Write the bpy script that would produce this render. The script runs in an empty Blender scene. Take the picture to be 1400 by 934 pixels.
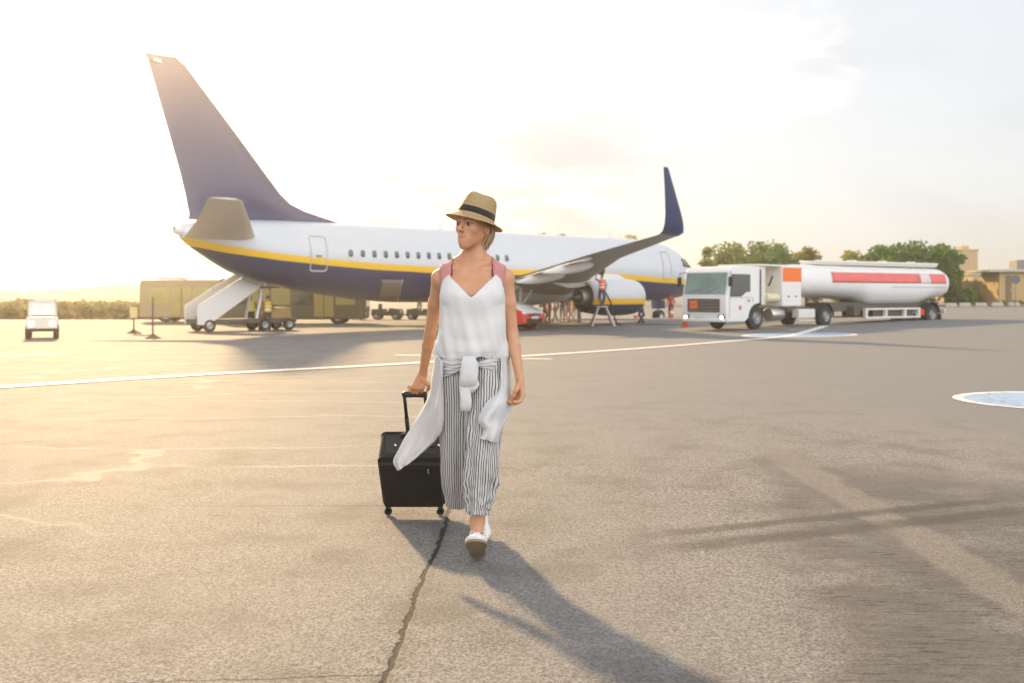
import bpy, math, random
import numpy as np
from mathutils import Vector, Matrix, noise
from mathutils.bvhtree import BVHTree
R = math.radians
random.seed(7)
C = bpy.context.scene.collection
PI = math.pi

# ------------------------------------------------------------------ camera model
CAM_H, FPX, UH = 1.27, 1361.0, 403.0
def W(u, v, Y):                       # a point Y metres out along the view line of (u, v)
    return Vector(((u - 700) / FPX * Y, Y, CAM_H - (v - UH) / FPX * Y))
def sstep(a, b, x):
    t = min(1, max(0, (x - a) / (b - a)))
    return t * t * (3 - 2 * t)
def gz(X, Y):                         # the apron falls gently away, rising again to the right
    w = sstep(6, 42, Y)
    r = 0.0
    if X > 0:
        r = 0.022 * (math.sqrt((X - 3) ** 2 + 9) + X - 3 - 1.24) / 2
        r = 0.85 * math.tanh(r / 0.85)
    return w * (-0.48 + r)
def gp(u, v):                         # where the view line of (u, v) meets the ground
    lo, hi = 1.0, 900.0
    for _ in range(50):
        m = (lo + hi) / 2
        p = W(u, v, m)
        if p.z > gz(p.x, p.y): lo = m
        else: hi = m
    p = W(u, v, lo); p.z = gz(p.x, p.y)
    return p

# ------------------------------------------------------------------ materials
def mat(name, col, rough=0.6, metal=0.0, var=0.12, scale=6.0, bump=0.0, bscale=60.0, emit=0.0,
        coat=0.0, alpha=None, spec=0.5, sss=0.0, stretch=None):
    m = bpy.data.materials.new(name); m.use_nodes = True
    nt = m.node_tree; b = nt.nodes['Principled BSDF']
    b.inputs['Roughness'].default_value = rough
    b.inputs['Metallic'].default_value = metal
    b.inputs['Coat Weight'].default_value = coat
    b.inputs['Specular IOR Level'].default_value = spec
    if sss:
        b.inputs['Subsurface Weight'].default_value = sss
        b.inputs['Subsurface Radius'].default_value = (0.02, 0.008, 0.004)
        b.inputs['Subsurface Scale'].default_value = 0.6
    tc = nt.nodes.new('ShaderNodeTexCoord')
    src = tc.outputs['Object']
    if stretch:
        mp = nt.nodes.new('ShaderNodeMapping'); mp.inputs['Scale'].default_value = stretch
        nt.links.new(src, mp.inputs['Vector']); src = mp.outputs['Vector']
    n = nt.nodes.new('ShaderNodeTexNoise'); n.inputs['Scale'].default_value = scale
    n.inputs['Detail'].default_value = 6
    nt.links.new(src, n.inputs['Vector'])
    mx = nt.nodes.new('ShaderNodeMix'); mx.data_type = 'RGBA'
    mx.inputs['A'].default_value = tuple(c * (1 - var) for c in col) + (1,)
    mx.inputs['B'].default_value = tuple(min(1, c * (1 + var)) for c in col) + (1,)
    nt.links.new(n.outputs['Fac'], mx.inputs['Factor'])
    nt.links.new(mx.outputs['Result'], b.inputs['Base Color'])
    if bump:
        n2 = nt.nodes.new('ShaderNodeTexNoise'); n2.inputs['Scale'].default_value = bscale
        n2.inputs['Detail'].default_value = 4
        nt.links.new(src, n2.inputs['Vector'])
        bp = nt.nodes.new('ShaderNodeBump'); bp.inputs['Strength'].default_value = bump
        bp.inputs['Distance'].default_value = 0.01
        nt.links.new(n2.outputs['Fac'], bp.inputs['Height'])
        nt.links.new(bp.outputs['Normal'], b.inputs['Normal'])
    if emit:
        b.inputs['Emission Color'].default_value = tuple(col) + (1,)
        b.inputs['Emission Strength'].default_value = emit
    if alpha is not None: b.inputs['Alpha'].default_value = alpha
    return m

def N(nt, t, **kw):
    n = nt.nodes.new('ShaderNode' + t)
    for k, v in kw.items(): setattr(n, k, v)
    return n
def link(nt, a, b): nt.links.new(a, b)
def math_(nt, op, a, b=None, c=None, clamp=False):
    n = nt.nodes.new('ShaderNodeMath'); n.operation = op; n.use_clamp = clamp
    for i, x in enumerate((a, b, c)):
        if x is None: continue
        if isinstance(x, (int, float)): n.inputs[i].default_value = x
        else: nt.links.new(x, n.inputs[i])
    return n.outputs[0]
def smooth_(nt, x, a, b, lo=0.0, hi=1.0):
    n = nt.nodes.new('ShaderNodeMapRange'); n.interpolation_type = 'SMOOTHSTEP'
    nt.links.new(x, n.inputs[0])
    for i, q in zip((1, 2, 3, 4), (a, b, lo, hi)): n.inputs[i].default_value = q
    return n.outputs[0]
def mixc(nt, f, a, b):
    n = nt.nodes.new('ShaderNodeMix'); n.data_type = 'RGBA'
    for key, x in (('Factor', f), ('A', a), ('B', b)):
        if isinstance(x, (int, float)): n.inputs[key].default_value = x
        elif isinstance(x, tuple): n.inputs[key].default_value = x + (1,) if len(x) == 3 else x
        else: nt.links.new(x, n.inputs[key])
    return n.outputs['Result']

# ------------------------------------------------------------------ mesh building
class MB:
    def __init__(s): s.v, s.f, s.m, s.uv = [], [], [], []
    def add(s, vs, fs, mi=0, uvs=None):
        o = len(s.v); s.v += [tuple(p) for p in vs]
        for i, f in enumerate(fs):
            s.f.append(tuple(o + k for k in f)); s.m.append(mi)
            s.uv.append(uvs[i] if uvs else [(0, 0)] * len(f))
        return s
    def box(s, c, d, rot=None, mi=0, top=1.0):      # top < 1 narrows the upper face
        vs = []
        for z in (-1, 1):
            k = top if z > 0 else 1
            for x, y in ((-1, -1), (1, -1), (1, 1), (-1, 1)):
                p = Vector((x * d[0] / 2 * k, y * d[1] / 2 * k, z * d[2] / 2))
                if rot is not None: p = rot @ p
                vs.append(p + Vector(c))
        return s.add(vs, [(3, 2, 1, 0), (4, 5, 6, 7), (0, 1, 5, 4), (1, 2, 6, 5), (2, 3, 7, 6), (3, 0, 4, 7)], mi)
    def loft(s, rings, cap0=True, cap1=True, mi=0, closed=True, uvw=None):
        n = len(rings[0]); vs = [p for r in rings for p in r]; fs, uvs = [], []
        L = [0.0]
        for i in range(1, len(rings)):
            L.append(L[-1] + (Vector(rings[i][0]) - Vector(rings[i - 1][0])).length)
        m = n if closed else n - 1
        for i in range(len(rings) - 1):
            for j in range(m):
                k = (j + 1) % n
                fs.append((i * n + j, i * n + k, (i + 1) * n + k, (i + 1) * n + j))
                w = uvw or 1.0
                uvs.append([(j / m * w, L[i]), ((j + 1) / m * w, L[i]), ((j + 1) / m * w, L[i + 1]), (j / m * w, L[i + 1])])
        if closed and cap0: fs.append(tuple(range(n - 1, -1, -1))); uvs.append([(0, 0)] * n)
        if closed and cap1: fs.append(tuple((len(rings) - 1) * n + j for j in range(n))); uvs.append([(0, 0)] * n)
        return s.add(vs, fs, mi, uvs)
    def tube(s, pts, r, n=10, mi=0, flat=1.0, caps=True):
        pts = [Vector(p) for p in pts]
        rr = r if isinstance(r, (list, tuple)) else [r] * len(pts)
        rings = []; up = None
        for i, p in enumerate(pts):
            d = (pts[min(i + 1, len(pts) - 1)] - pts[max(i - 1, 0)]).normalized()
            if up is None:
                up = Vector((0, 0, 1)) if abs(d.z) < 0.9 else Vector((0, 1, 0))
            a = d.cross(up).normalized(); b = a.cross(d).normalized(); up = b
            rings.append([p + a * math.cos(t) * rr[i] + b * math.sin(t) * rr[i] * flat
                          for t in [2 * PI * k / n for k in range(n)]])
        return s.loft([list(reversed(r_)) for r_ in rings], caps, caps, mi)
    def lathe(s, prof, o=(0, 0, 0), ax='x', n=24, mi=0, cap=False):
        o = Vector(o); rings = []
        for r, t in prof:
            ring = []
            for k in range(n):
                a = 2 * PI * k / n; c, q = math.cos(a) * r, math.sin(a) * r
                ring.append(o + {'x': Vector((t, c, q)), 'y': Vector((q, t, c)), 'z': Vector((c, q, t))}[ax])
            rings.append(ring)
        return s.loft(rings, cap, cap, mi)
    def prism(s, poly, y0, y1, mi=0):               # poly in x-z, from y0 to y1
        n = len(poly)
        vs = [(x, y0, z) for x, z in poly] + [(x, y1, z) for x, z in poly]
        fs = [tuple(range(n)), tuple(range(2 * n - 1, n - 1, -1))]
        fs += [((i + 1) % n, i, n + i, n + (i + 1) % n) for i in range(n)]
        return s.add(vs, fs, mi)
    def ell(s, c, r, rot=None, nu=16, nv=10, mi=0):
        rings = []
        for i in range(1, nv):
            t = PI * i / nv; ring = []
            for k in range(nu):
                a = 2 * PI * k / nu
                p = Vector((r[0] * math.sin(t) * math.cos(a), r[1] * math.sin(t) * math.sin(a), -r[2] * math.cos(t)))
                if rot is not None: p = rot @ p
                ring.append(p + Vector(c))
            rings.append(ring)
        return s.loft(rings, True, True, mi)
    def xform(s, M):
        s.v = [tuple(M @ Vector(p)) for p in s.v]; return s
    def build(s, name, mats, parent=None, smooth=35, bevel=0.0, off=None, seg=2, solid=0.0, sub=0):
        me = bpy.data.meshes.new(name)
        vs = s.v if off is None else [tuple(Vector(p) - Vector(off)) for p in s.v]
        me.from_pydata(vs, [], s.f)
        if not isinstance(mats, (list, tuple)): mats = [mats]
        for m in mats: me.materials.append(m)
        me.polygons.foreach_set('material_index', s.m)
        uvl = me.uv_layers.new(name='UVMap')
        flat = [c for f in s.uv for p in f for c in p]
        if len(flat) == 2 * len(me.loops): uvl.data.foreach_set('uv', flat)
        me.update(); me.validate()
        if smooth:
            me.polygons.foreach_set('use_smooth', [True] * len(me.polygons))
            if smooth < 180: me.set_sharp_from_angle(angle=R(smooth))
        o = bpy.data.objects.new(name, me); C.objects.link(o)
        if parent is not None: o.parent = parent
        if solid:
            md = o.modifiers.new('thick', 'SOLIDIFY'); md.thickness = solid; md.offset = 0
        if bevel:
            md = o.modifiers.new('bevel', 'BEVEL'); md.width = bevel; md.segments = seg
            md.limit_method = 'ANGLE'; md.angle_limit = R(35); md.harden_normals = False
        if sub:
            md = o.modifiers.new('sub', 'SUBSURF'); md.levels = sub; md.render_levels = sub
        return o

def tag(o, label, cat, group=None):
    o['label'] = label; o['category'] = cat
    if group: o['group'] = group
    return o
def thing(name, label, cat, loc, rotz=0.0, group=None):
    o = bpy.data.objects.new(name, None); o.empty_display_size = 0.3
    C.objects.link(o); o.location = loc; o.rotation_euler = (0, 0, rotz)
    return tag(o, label, cat, group)
def structure(o): o['kind'] = 'structure'; return o
def clone(o, parent=None):
    c = o.copy(); C.objects.link(c)
    if parent is not None: c.parent = parent
    for ch in o.children: clone(ch, c)
    return c
def catmull(P, n):                                  # smooth a list of vectors, n steps per span
    out = []
    for i in range(len(P) - 1):
        a, b, c, d = P[max(i - 1, 0)], P[i], P[i + 1], P[min(i + 2, len(P) - 1)]
        for k in range(n):
            t = k / n
            out.append(0.5 * ((2 * b) + (c - a) * t + (2 * a - 5 * b + 4 * c - d) * t * t + (3 * b - a - 3 * c + d) * t ** 3))
    out.append(P[-1].copy())
    return out

# ------------------------------------------------------------------ implicit bodies
class SDF:
    def __init__(s, xs, ys, zs):
        s.g = [np.asarray(a, np.float32) for a in (xs, ys, zs)]
        s.F = np.full([len(a) for a in s.g], 0.3, np.float32)
    def _box(s, lo, hi):
        sl = []
        for a, l, h in zip(s.g, lo, hi):
            sl.append(slice(max(0, np.searchsorted(a, l) - 1), min(len(a), np.searchsorted(a, h) + 1)))
        P = np.meshgrid(*[a[q] for a, q in zip(s.g, sl)], indexing='ij')
        return tuple(sl), P
    def _mix(s, sl, d, k, sub):
        F = s.F[sl]
        if F.size == 0: return
        if sub:
            d = -d; h = np.maximum(k - np.abs(F - d), 0) / k
            s.F[sl] = np.maximum(F, d) + h * h * k / 4
        else:
            h = np.maximum(k - np.abs(F - d), 0) / k
            s.F[sl] = np.minimum(F, d) - h * h * k / 4
    def rc(s, a, b, ra, rb, k=0.02, sub=False):
        a, b = np.array(a, float), np.array(b, float)
        m = max(ra, rb) + 0.06
        sl, (x, y, z) = s._box(np.minimum(a, b) - m, np.maximum(a, b) + m)
        ba = b - a
        h = np.clip(((x - a[0]) * ba[0] + (y - a[1]) * ba[1] + (z - a[2]) * ba[2]) / max(1e-9, ba @ ba), 0, 1)
        d = np.sqrt((x - a[0] - h * ba[0]) ** 2 + (y - a[1] - h * ba[1]) ** 2 + (z - a[2] - h * ba[2]) ** 2)
        s._mix(sl, d - (ra + (rb - ra) * h), k, sub); return s
    def chain(s, pts, rs, k=0.01):
        for i in range(len(pts) - 1): s.rc(pts[i], pts[i + 1], rs[i], rs[i + 1], k)
        return s
    def el(s, c, r, M=None, k=0.02, sub=False):      # M columns are the local axes
        c = np.array(c, float); m = max(r) + 0.06
        sl, (x, y, z) = s._box(c - m, c + m)
        p = np.stack([x - c[0], y - c[1], z - c[2]], -1)
        if M is not None: p = p @ np.array(M)
        r = np.array(r)
        k0 = np.sqrt(((p / r) ** 2).sum(-1)); k1 = np.sqrt(((p / r ** 2) ** 2).sum(-1))
        s._mix(sl, k0 * (k0 - 1) / np.maximum(k1, 1e-6), k, sub); return s
    def stack(s, rows, k=0.03, e=2.3):               # z, cx, cy, a, b rows
        rows = np.array(rows, float); m = 0.07
        lo = [(rows[:, 1] - rows[:, 3]).min() - m, (rows[:, 2] - rows[:, 4]).min() - m, rows[0, 0] - m]
        hi = [(rows[:, 1] + rows[:, 3]).max() + m, (rows[:, 2] + rows[:, 4]).max() + m, rows[-1, 0] + m]
        sl, (x, y, z) = s._box(lo, hi)
        cx, cy, a, b = [np.interp(z, rows[:, 0], rows[:, i]) for i in (1, 2, 3, 4)]
        q = (np.abs((x - cx) / a) ** e + np.abs((y - cy) / b) ** e) ** (1 / e)
        d = (q - 1) * np.minimum(a, b)
        d = np.maximum(d, np.maximum(rows[0, 0] - z, z - rows[-1, 0]))
        s._mix(sl, d, k, False); return s
    def mesh(s):
        F = s.F; X, Y, Z = s.g; S = F < 0
        c = np.zeros([n - 1 for n in F.shape], np.int8)
        for i in (0, 1):
            for j in (0, 1):
                for k in (0, 1):
                    c += S[i:F.shape[0] - 1 + i, j:F.shape[1] - 1 + j, k:F.shape[2] - 1 + k]
        act = np.argwhere((c > 0) & (c < 8))
        I, J, K = act.T
        acc = np.zeros((len(act), 3)); cnt = np.zeros(len(act))
        cor = [(i, j, k) for i in (0, 1) for j in (0, 1) for k in (0, 1)]
        for a in cor:
            for b in cor:
                if sum(q - p for p, q in zip(a, b)) == 1 and all(q >= p for p, q in zip(a, b)):
                    f0 = F[I + a[0], J + a[1], K + a[2]]; f1 = F[I + b[0], J + b[1], K + b[2]]
                    mk = (f0 < 0) != (f1 < 0)
                    t = np.where(mk, f0 / np.where(mk, f0 - f1, 1), 0)
                    for ax, (g, idx) in enumerate(((X, I), (Y, J), (Z, K))):
                        p0, p1 = g[idx + a[ax]], g[idx + b[ax]]
                        acc[:, ax] += np.where(mk, p0 + t * (p1 - p0), 0)
                    cnt += mk
        V = acc / cnt[:, None]
        ID = np.full(c.shape, -1, np.int64); ID[I, J, K] = np.arange(len(act))
        quads = []
        for ax in range(3):
            A = np.moveaxis(S, ax, 0); D = np.moveaxis(ID, ax, 0)
            e = np.argwhere(A[:-1, 1:-1, 1:-1] != A[1:, 1:-1, 1:-1])
            i, j, k = e[:, 0], e[:, 1] + 1, e[:, 2] + 1
            q = np.stack([D[i, j - 1, k - 1], D[i, j, k - 1], D[i, j, k], D[i, j - 1, k]], 1)
            fl = ~A[i, j, k]
            if ax == 1: fl = ~fl
            q[fl] = q[fl][:, ::-1]
            quads.append(q[(q >= 0).all(1)])
        return V, np.concatenate(quads)

def np_obj(name, V, Q, mats, parent=None, off=(0, 0, 0), midx=None):
    me = bpy.data.meshes.new(name)
    me.from_pydata((V - np.array(off)).tolist(), [], Q.tolist())
    for m in (mats if isinstance(mats, (list, tuple)) else [mats]): me.materials.append(m)
    me.polygons.foreach_set('use_smooth', [True] * len(me.polygons))
    if midx is not None: me.polygons.foreach_set('material_index', np.asarray(midx, np.int32))
    me.update()
    o = bpy.data.objects.new(name, me); C.objects.link(o)
    if parent is not None: o.parent = parent
    return o

# ------------------------------------------------------------------ camera, sun, sky, air
sc = bpy.context.scene
cam = bpy.data.objects.new('camera', bpy.data.cameras.new('camera')); C.objects.link(cam)
cam.location = (0, 0, CAM_H); cam.rotation_euler = (R(90), 0, 0)
cam.data.sensor_width = 36; cam.data.lens = 35
cam.data.shift_y = -(467 - UH) / 1400
cam.data.clip_start = 0.05; cam.data.clip_end = 5000
cam.data.dof.use_dof = True; cam.data.dof.focus_distance = 4.85; cam.data.dof.aperture_fstop = 3.4
sc.camera = cam
SUN_AZ, SUN_EL = 23.5, 22.5                      # degrees left of the view axis, degrees up
S = Vector((-math.sin(R(SUN_AZ)) * math.cos(R(SUN_EL)), math.cos(R(SUN_AZ)) * math.cos(R(SUN_EL)), math.sin(R(SUN_EL))))
sun = bpy.data.objects.new('sun', bpy.data.lights.new('sun', 'SUN')); C.objects.link(sun)
sun.data.energy = 4.2; sun.data.angle = R(2.6); sun.data.color = (1.0, 0.69, 0.35)
sun.rotation_euler = S.to_track_quat('Z', 'Y').to_euler()
sun.location = (-20, 40, 30)

wd = bpy.data.worlds.new('World'); sc.world = wd; wd.use_nodes = True
nt = wd.node_tree; bg = nt.nodes['Background']
sky = N(nt, 'TexSky'); sky.sky_type = 'NISHITA'; sky.sun_disc = False
sky.sun_elevation = R(SUN_EL); sky.sun_rotation = R(-SUN_AZ)
sky.air_density = 1.0; sky.dust_density = 2.5; sky.ozone_density = 1.2
tc = N(nt, 'TexCoord'); mp = N(nt, 'Mapping'); mp.inputs['Scale'].default_value = (1.0, 1.0, 3.2)
link(nt, tc.outputs['Generated'], mp.inputs['Vector'])
nz = N(nt, 'TexNoise'); nz.inputs['Scale'].default_value = 3.1; nz.inputs['Detail'].default_value = 8
nz.inputs['Roughness'].default_value = 0.58; nz.inputs['Distortion'].default_value = 0.35
link(nt, mp.outputs['Vector'], nz.inputs['Vector'])
cl = smooth_(nt, nz.outputs['Fac'], 0.47, 0.72)
# high thin cloud: grey-white ahead, brightness raised behind the camera as added fill
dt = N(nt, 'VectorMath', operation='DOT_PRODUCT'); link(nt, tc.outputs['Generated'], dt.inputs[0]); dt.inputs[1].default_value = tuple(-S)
cloud_fill = math_(nt, 'MULTIPLY_ADD', smooth_(nt, dt.outputs['Value'], -0.15, 0.75), 8.5, 3.0)
cloud_fill = math_(nt, 'MULTIPLY', cloud_fill, math_(nt, 'MULTIPLY_ADD', cl, -0.14, 1.05))
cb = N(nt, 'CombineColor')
for i, k in enumerate((0.985, 0.985, 1.0)): link(nt, math_(nt, 'MULTIPLY', cloud_fill, k), cb.inputs[i])
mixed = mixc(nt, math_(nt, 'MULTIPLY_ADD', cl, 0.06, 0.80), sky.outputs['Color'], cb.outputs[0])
# one broader, greyer-pink cloud bank ahead and a brighter puff to the right
def toward(u, v, a0, a1):
    d = N(nt, 'VectorMath', operation='DOT_PRODUCT'); link(nt, tc.outputs['Generated'], d.inputs[0])
    d.inputs[1].default_value = tuple(Vector(((u - 700) / FPX, 1, (UH - v) / FPX)).normalized())
    return smooth_(nt, d.outputs['Value'], math.cos(R(a0)), math.cos(R(a1)))
nb = N(nt, 'TexNoise'); nb.inputs['Scale'].default_value = 9; nb.inputs['Detail'].default_value = 7; nb.inputs['Roughness'].default_value = 0.6; nb.inputs['Distortion'].default_value = 0.4
link(nt, mp.outputs['Vector'], nb.inputs['Vector'])
bank = math_(nt, 'MULTIPLY', math_(nt, 'MAXIMUM', toward(590, 235, 8.5, 2.5), toward(760, 285, 7, 2)), smooth_(nt, nb.outputs['Fac'], 0.40, 0.60))
mixed = mixc(nt, math_(nt, 'MULTIPLY', bank, 0.85), mixed, (2.95, 2.80, 2.80))
blue = math_(nt, 'MULTIPLY', toward(1080, 40, 24, 2), 0.42)
mixed = mixc(nt, blue, mixed, (3.2, 3.4, 3.62))
puff = math_(nt, 'MULTIPLY', math_(nt, 'MAXIMUM', toward(1060, 62, 5.0, 0.2), math_(nt, 'MAXIMUM', toward(975, 95, 4.4, 0.2), toward(1115, 92, 3.0, 0.1))), smooth_(nt, nb.outputs['Fac'], 0.46, 0.66))
mixed = mixc(nt, math_(nt, 'MULTIPLY', puff, 0.75), mixed, (4.6, 4.4, 4.2))
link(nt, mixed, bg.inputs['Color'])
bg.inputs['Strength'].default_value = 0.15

sc.view_settings.view_transform = 'Standard'
sc.view_settings.look = 'None'; sc.view_settings.gamma = 1.0
sc.view_settings.exposure = 0.8
sc.cycles.use_denoising = True
sc.cycles.max_bounces = 6; sc.cycles.volume_bounces = 1
sc.cycles.sample_clamp_indirect = 6.0
sc.cycles.caustics_reflective = False; sc.cycles.caustics_refractive = False

hz = MB().box((0, 0, 8), (1500, 1500, 22))
hm = bpy.data.materials.new('air'); hm.use_nodes = True
hm.node_tree.nodes.remove(hm.node_tree.nodes['Principled BSDF'])
pv = N(hm.node_tree, 'VolumePrincipled')
pv.inputs['Color'].default_value = (1.0, 0.93, 0.79, 1)
pv.inputs['Density'].default_value = 0.0013
pv.inputs['Anisotropy'].default_value = 0.90
link(hm.node_tree, pv.outputs[0], hm.node_tree.nodes['Material Output'].inputs['Volume'])
ho = hz.build('haze', hm, smooth=0); ho['kind'] = 'stuff'; ho['label'] = 'warm thin haze over the apron in the low sun'

# ------------------------------------------------------------------ ground
def ground_sheet():
    def axis(lim, first, ratio):
        a = [0.0]; st = first
        while a[-1] < lim:
            a.append(a[-1] + st); st = min(st * ratio, 60)
        a[-1] = lim
        return a
    ys = axis(700, 0.5, 1.06); xs = axis(700, 0.5, 1.06)
    X = [-x for x in reversed(xs[1:])] + xs
    Y = [-y for y in reversed(axis(700, 2, 1.5)[1:])] + ys
    vs = [(x, y, gz(x, y)) for y in Y for x in X]
    n = len(X)
    fs = [(j * n + i, j * n + i + 1, (j + 1) * n + i + 1, (j + 1) * n + i) for j in range(len(Y) - 1) for i in range(n - 1)]
    return MB().add(vs, fs)

def asphalt():
    m = bpy.data.materials.new('weathered_asphalt'); m.use_nodes = True
    nt = m.node_tree; b = nt.nodes['Principled BSDF']
    geo = N(nt, 'NewGeometry'); P = geo.outputs['Position']
    sep = N(nt, 'SeparateXYZ'); link(nt, P, sep.inputs[0]); x, y = sep.outputs[0], sep.outputs[1]
    def noise_(scale, detail=5, rough=0.55, vec=None, dist=0.0):
        n = N(nt, 'TexNoise'); n.inputs['Scale'].default_value = scale; n.inputs['Detail'].default_value = detail
        n.inputs['Roughness'].default_value = rough; n.inputs['Distortion'].default_value = dist
        link(nt, vec or P, n.inputs['Vector']); return n.outputs['Fac']
    def mapped(sx, sy, sz=1):
        q = N(nt, 'Mapping'); q.inputs['Scale'].default_value = (sx, sy, sz); link(nt, P, q.inputs['Vector']); return q.outputs['Vector']
    # stones of the surface
    vo = N(nt, 'TexVoronoi'); vo.inputs['Scale'].default_value = 120; link(nt, P, vo.inputs['Vector'])
    vo2 = N(nt, 'TexVoronoi'); vo2.inputs['Scale'].default_value = 85; link(nt, P, vo2.inputs['Vector'])
    sepc = N(nt, 'SeparateColor'); link(nt, vo.outputs['Color'], sepc.inputs[0])
    stone = mixc(nt, smooth_(nt, sepc.outputs[0], 0.05, 0.95), (0.085, 0.081, 0.077), (0.285, 0.275, 0.262))
    pits = smooth_(nt, noise_(42, 4, 0.7), 0.34, 0.45)
    stone = mixc(nt, pits, (0.035, 0.032, 0.029), stone)
    # broad staining
    big = noise_(0.32, 6, 0.62, dist=0.4); mid = noise_(1.7, 6, 0.62)
    col = mixc(nt, smooth_(nt, big, 0.36, 0.66), stone, mixc(nt, 0.5, stone, (0.220, 0.212, 0.198)))
    col = mixc(nt, smooth_(nt, mid, 0.44, 0.72, 0, 0.6), col, (0.075, 0.068, 0.060))
    # polished, rubbered lanes to the right, a bare gravelly joint strip between them
    wob = math_(nt, 'MULTIPLY_ADD', noise_(2.2, 5), 0.34, -0.17)
    xw = math_(nt, 'ADD', x, wob)
    gx = math_(nt, 'ABSOLUTE', math_(nt, 'SUBTRACT', math_(nt, 'ADD', x, math_(nt, 'MULTIPLY', wob, 0.4)), 2.12))
    grav = math_(nt, 'MULTIPLY', smooth_(nt, gx, 0.16, 0.08), math_(nt, 'MULTIPLY', smooth_(nt, y, 9.5, 7.5), smooth_(nt, y, -2, -1)))
    slant = math_(nt, 'MULTIPLY_ADD', y, 0.17, 0.50)                     # left rim of the worn patch
    laneL = math_(nt, 'MULTIPLY', smooth_(nt, math_(nt, 'SUBTRACT', xw, slant), -0.12, 0.22), smooth_(nt, xw, 2.06, 1.96))
    laneR = smooth_(nt, xw, 2.20, 2.30)
    laneR = math_(nt, 'MULTIPLY', laneR, smooth_(nt, math_(nt, 'SUBTRACT', xw, math_(nt, 'MULTIPLY_ADD', y, -0.75, 8.2)), 0.5, -0.35))
    lanes = math_(nt, 'MAXIMUM', laneL, laneR)
    lanes = math_(nt, 'MULTIPLY', lanes, math_(nt, 'MULTIPLY', smooth_(nt, math_(nt, 'ADD', y, math_(nt, 'MULTIPLY', wob, 3)), 8.6, 6.6), smooth_(nt, y, -3, -2)))
    streak = noise_(5, 6, 0.7, mapped(0.8, 4.6))
    worn = math_(nt, 'MULTIPLY', lanes, smooth_(nt, noise_(1.1, 7, 0.7), 0.32, 0.56))
    dark = mixc(nt, smooth_(nt, streak, 0.35, 0.7), (0.048, 0.044, 0.040), (0.100, 0.090, 0.078))
    col = mixc(nt, math_(nt, 'MULTIPLY', worn, 0.74), col, dark)
    scr = math_(nt, 'MULTIPLY', smooth_(nt, noise_(7, 5, 0.7, mapped(0.9, 7.0)), 0.57, 0.60), math_(nt, 'MULTIPLY', worn, smooth_(nt, noise_(1.3, 3), 0.44, 0.54)))
    col = mixc(nt, scr, col, (0.016, 0.014, 0.013))
    col = mixc(nt, math_(nt, 'MULTIPLY', grav, 0.7), col, mixc(nt, smooth_(nt, vo2.outputs['Distance'], 0.15, 0.6), (0.26, 0.24, 0.205), (0.13, 0.118, 0.10)))
    # two tyre bands running across the lanes
    t = math_(nt, 'SUBTRACT', y, math_(nt, 'MULTIPLY_ADD', x, 0.40, 4.80))
    t = math_(nt, 'ADD', t, math_(nt, 'MULTIPLY', wob, 0.12))
    band = math_(nt, 'ADD', smooth_(nt, math_(nt, 'ABSOLUTE', math_(nt, 'SUBTRACT', t, 0.16)), 0.10, 0.03),
                 smooth_(nt, math_(nt, 'ABSOLUTE', math_(nt, 'ADD', t, 0.14)), 0.14, 0.04))
    band = math_(nt, 'MULTIPLY', band, math_(nt, 'MULTIPLY', smooth_(nt, x, 0.35, 1.3), smooth_(nt, x, 3.4, 2.6)))
    band = math_(nt, 'MULTIPLY', band, smooth_(nt, noise_(3.0, 5, 0.7), 0.25, 0.55, 0.25, 0.75), clamp=True)
    col = mixc(nt, band, col, (0.040, 0.036, 0.032))
    # a resurfaced, darker and smoother apron further out to the right
    far = math_(nt, 'MULTIPLY', smooth_(nt, xw, 4.52, 4.68), smooth_(nt, y, -4, -2))
    col = mixc(nt, math_(nt, 'MULTIPLY', far, 0.62), col, mixc(nt, mid, (0.125, 0.131, 0.138), (0.175, 0.180, 0.186)))
    mid_zone = math_(nt, 'MULTIPLY', smooth_(nt, math_(nt, 'ADD', y, math_(nt, 'MULTIPLY', big, 6)), 9.5, 16), smooth_(nt, x, -5, -1))  # wide zone mixed greyer and bluer further out
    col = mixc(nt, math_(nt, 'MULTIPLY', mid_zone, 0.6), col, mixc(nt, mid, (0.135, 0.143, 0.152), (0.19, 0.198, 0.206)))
    # sealed hairline cracks, pale, on the left slabs
    wv = N(nt, 'VectorMath', operation='ADD'); link(nt, mapped(0.16, 0.55), wv.inputs[0])
    nv = N(nt, 'TexNoise'); nv.inputs['Scale'].default_value = 0.8; nv.inputs['Detail'].default_value = 5; link(nt, P, nv.inputs['Vector'])
    sv = N(nt, 'VectorMath', operation='SCALE'); sv.inputs['Scale'].default_value = 0.42; link(nt, nv.outputs['Color'], sv.inputs[0])
    link(nt, sv.outputs[0], wv.inputs[1])
    ve = N(nt, 'TexVoronoi', feature='DISTANCE_TO_EDGE'); ve.inputs['Scale'].default_value = 1.0; link(nt, wv.outputs[0], ve.inputs['Vector'])
    hair = math_(nt, 'MULTIPLY', smooth_(nt, ve.outputs['Distance'], 0.016, 0.005),
                 math_(nt, 'MULTIPLY', smooth_(nt, x, -0.3, -0.9), math_(nt, 'MULTIPLY', smooth_(nt, y, 4.9, 6.2), smooth_(nt, y, 30, 16))))
    hair = math_(nt, 'MULTIPLY', hair, smooth_(nt, noise_(1.1, 4), 0.30, 0.50))
    col = mixc(nt, math_(nt, 'MULTIPLY', hair, 0.75), col, (0.36, 0.33, 0.28))
    # open joint: one along the walk, a fainter one across
    jw = math_(nt, 'ADD', math_(nt, 'MULTIPLY_ADD', noise_(1.6, 3), 0.05, -0.025), math_(nt, 'MULTIPLY_ADD', noise_(14, 4, 0.7), 0.045, -0.0225))
    j1 = math_(nt, 'ABSOLUTE', math_(nt, 'ADD', math_(nt, 'SUBTRACT', x, math_(nt, 'MULTIPLY_ADD', y, 0.0216, -0.489)), jw))
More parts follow.
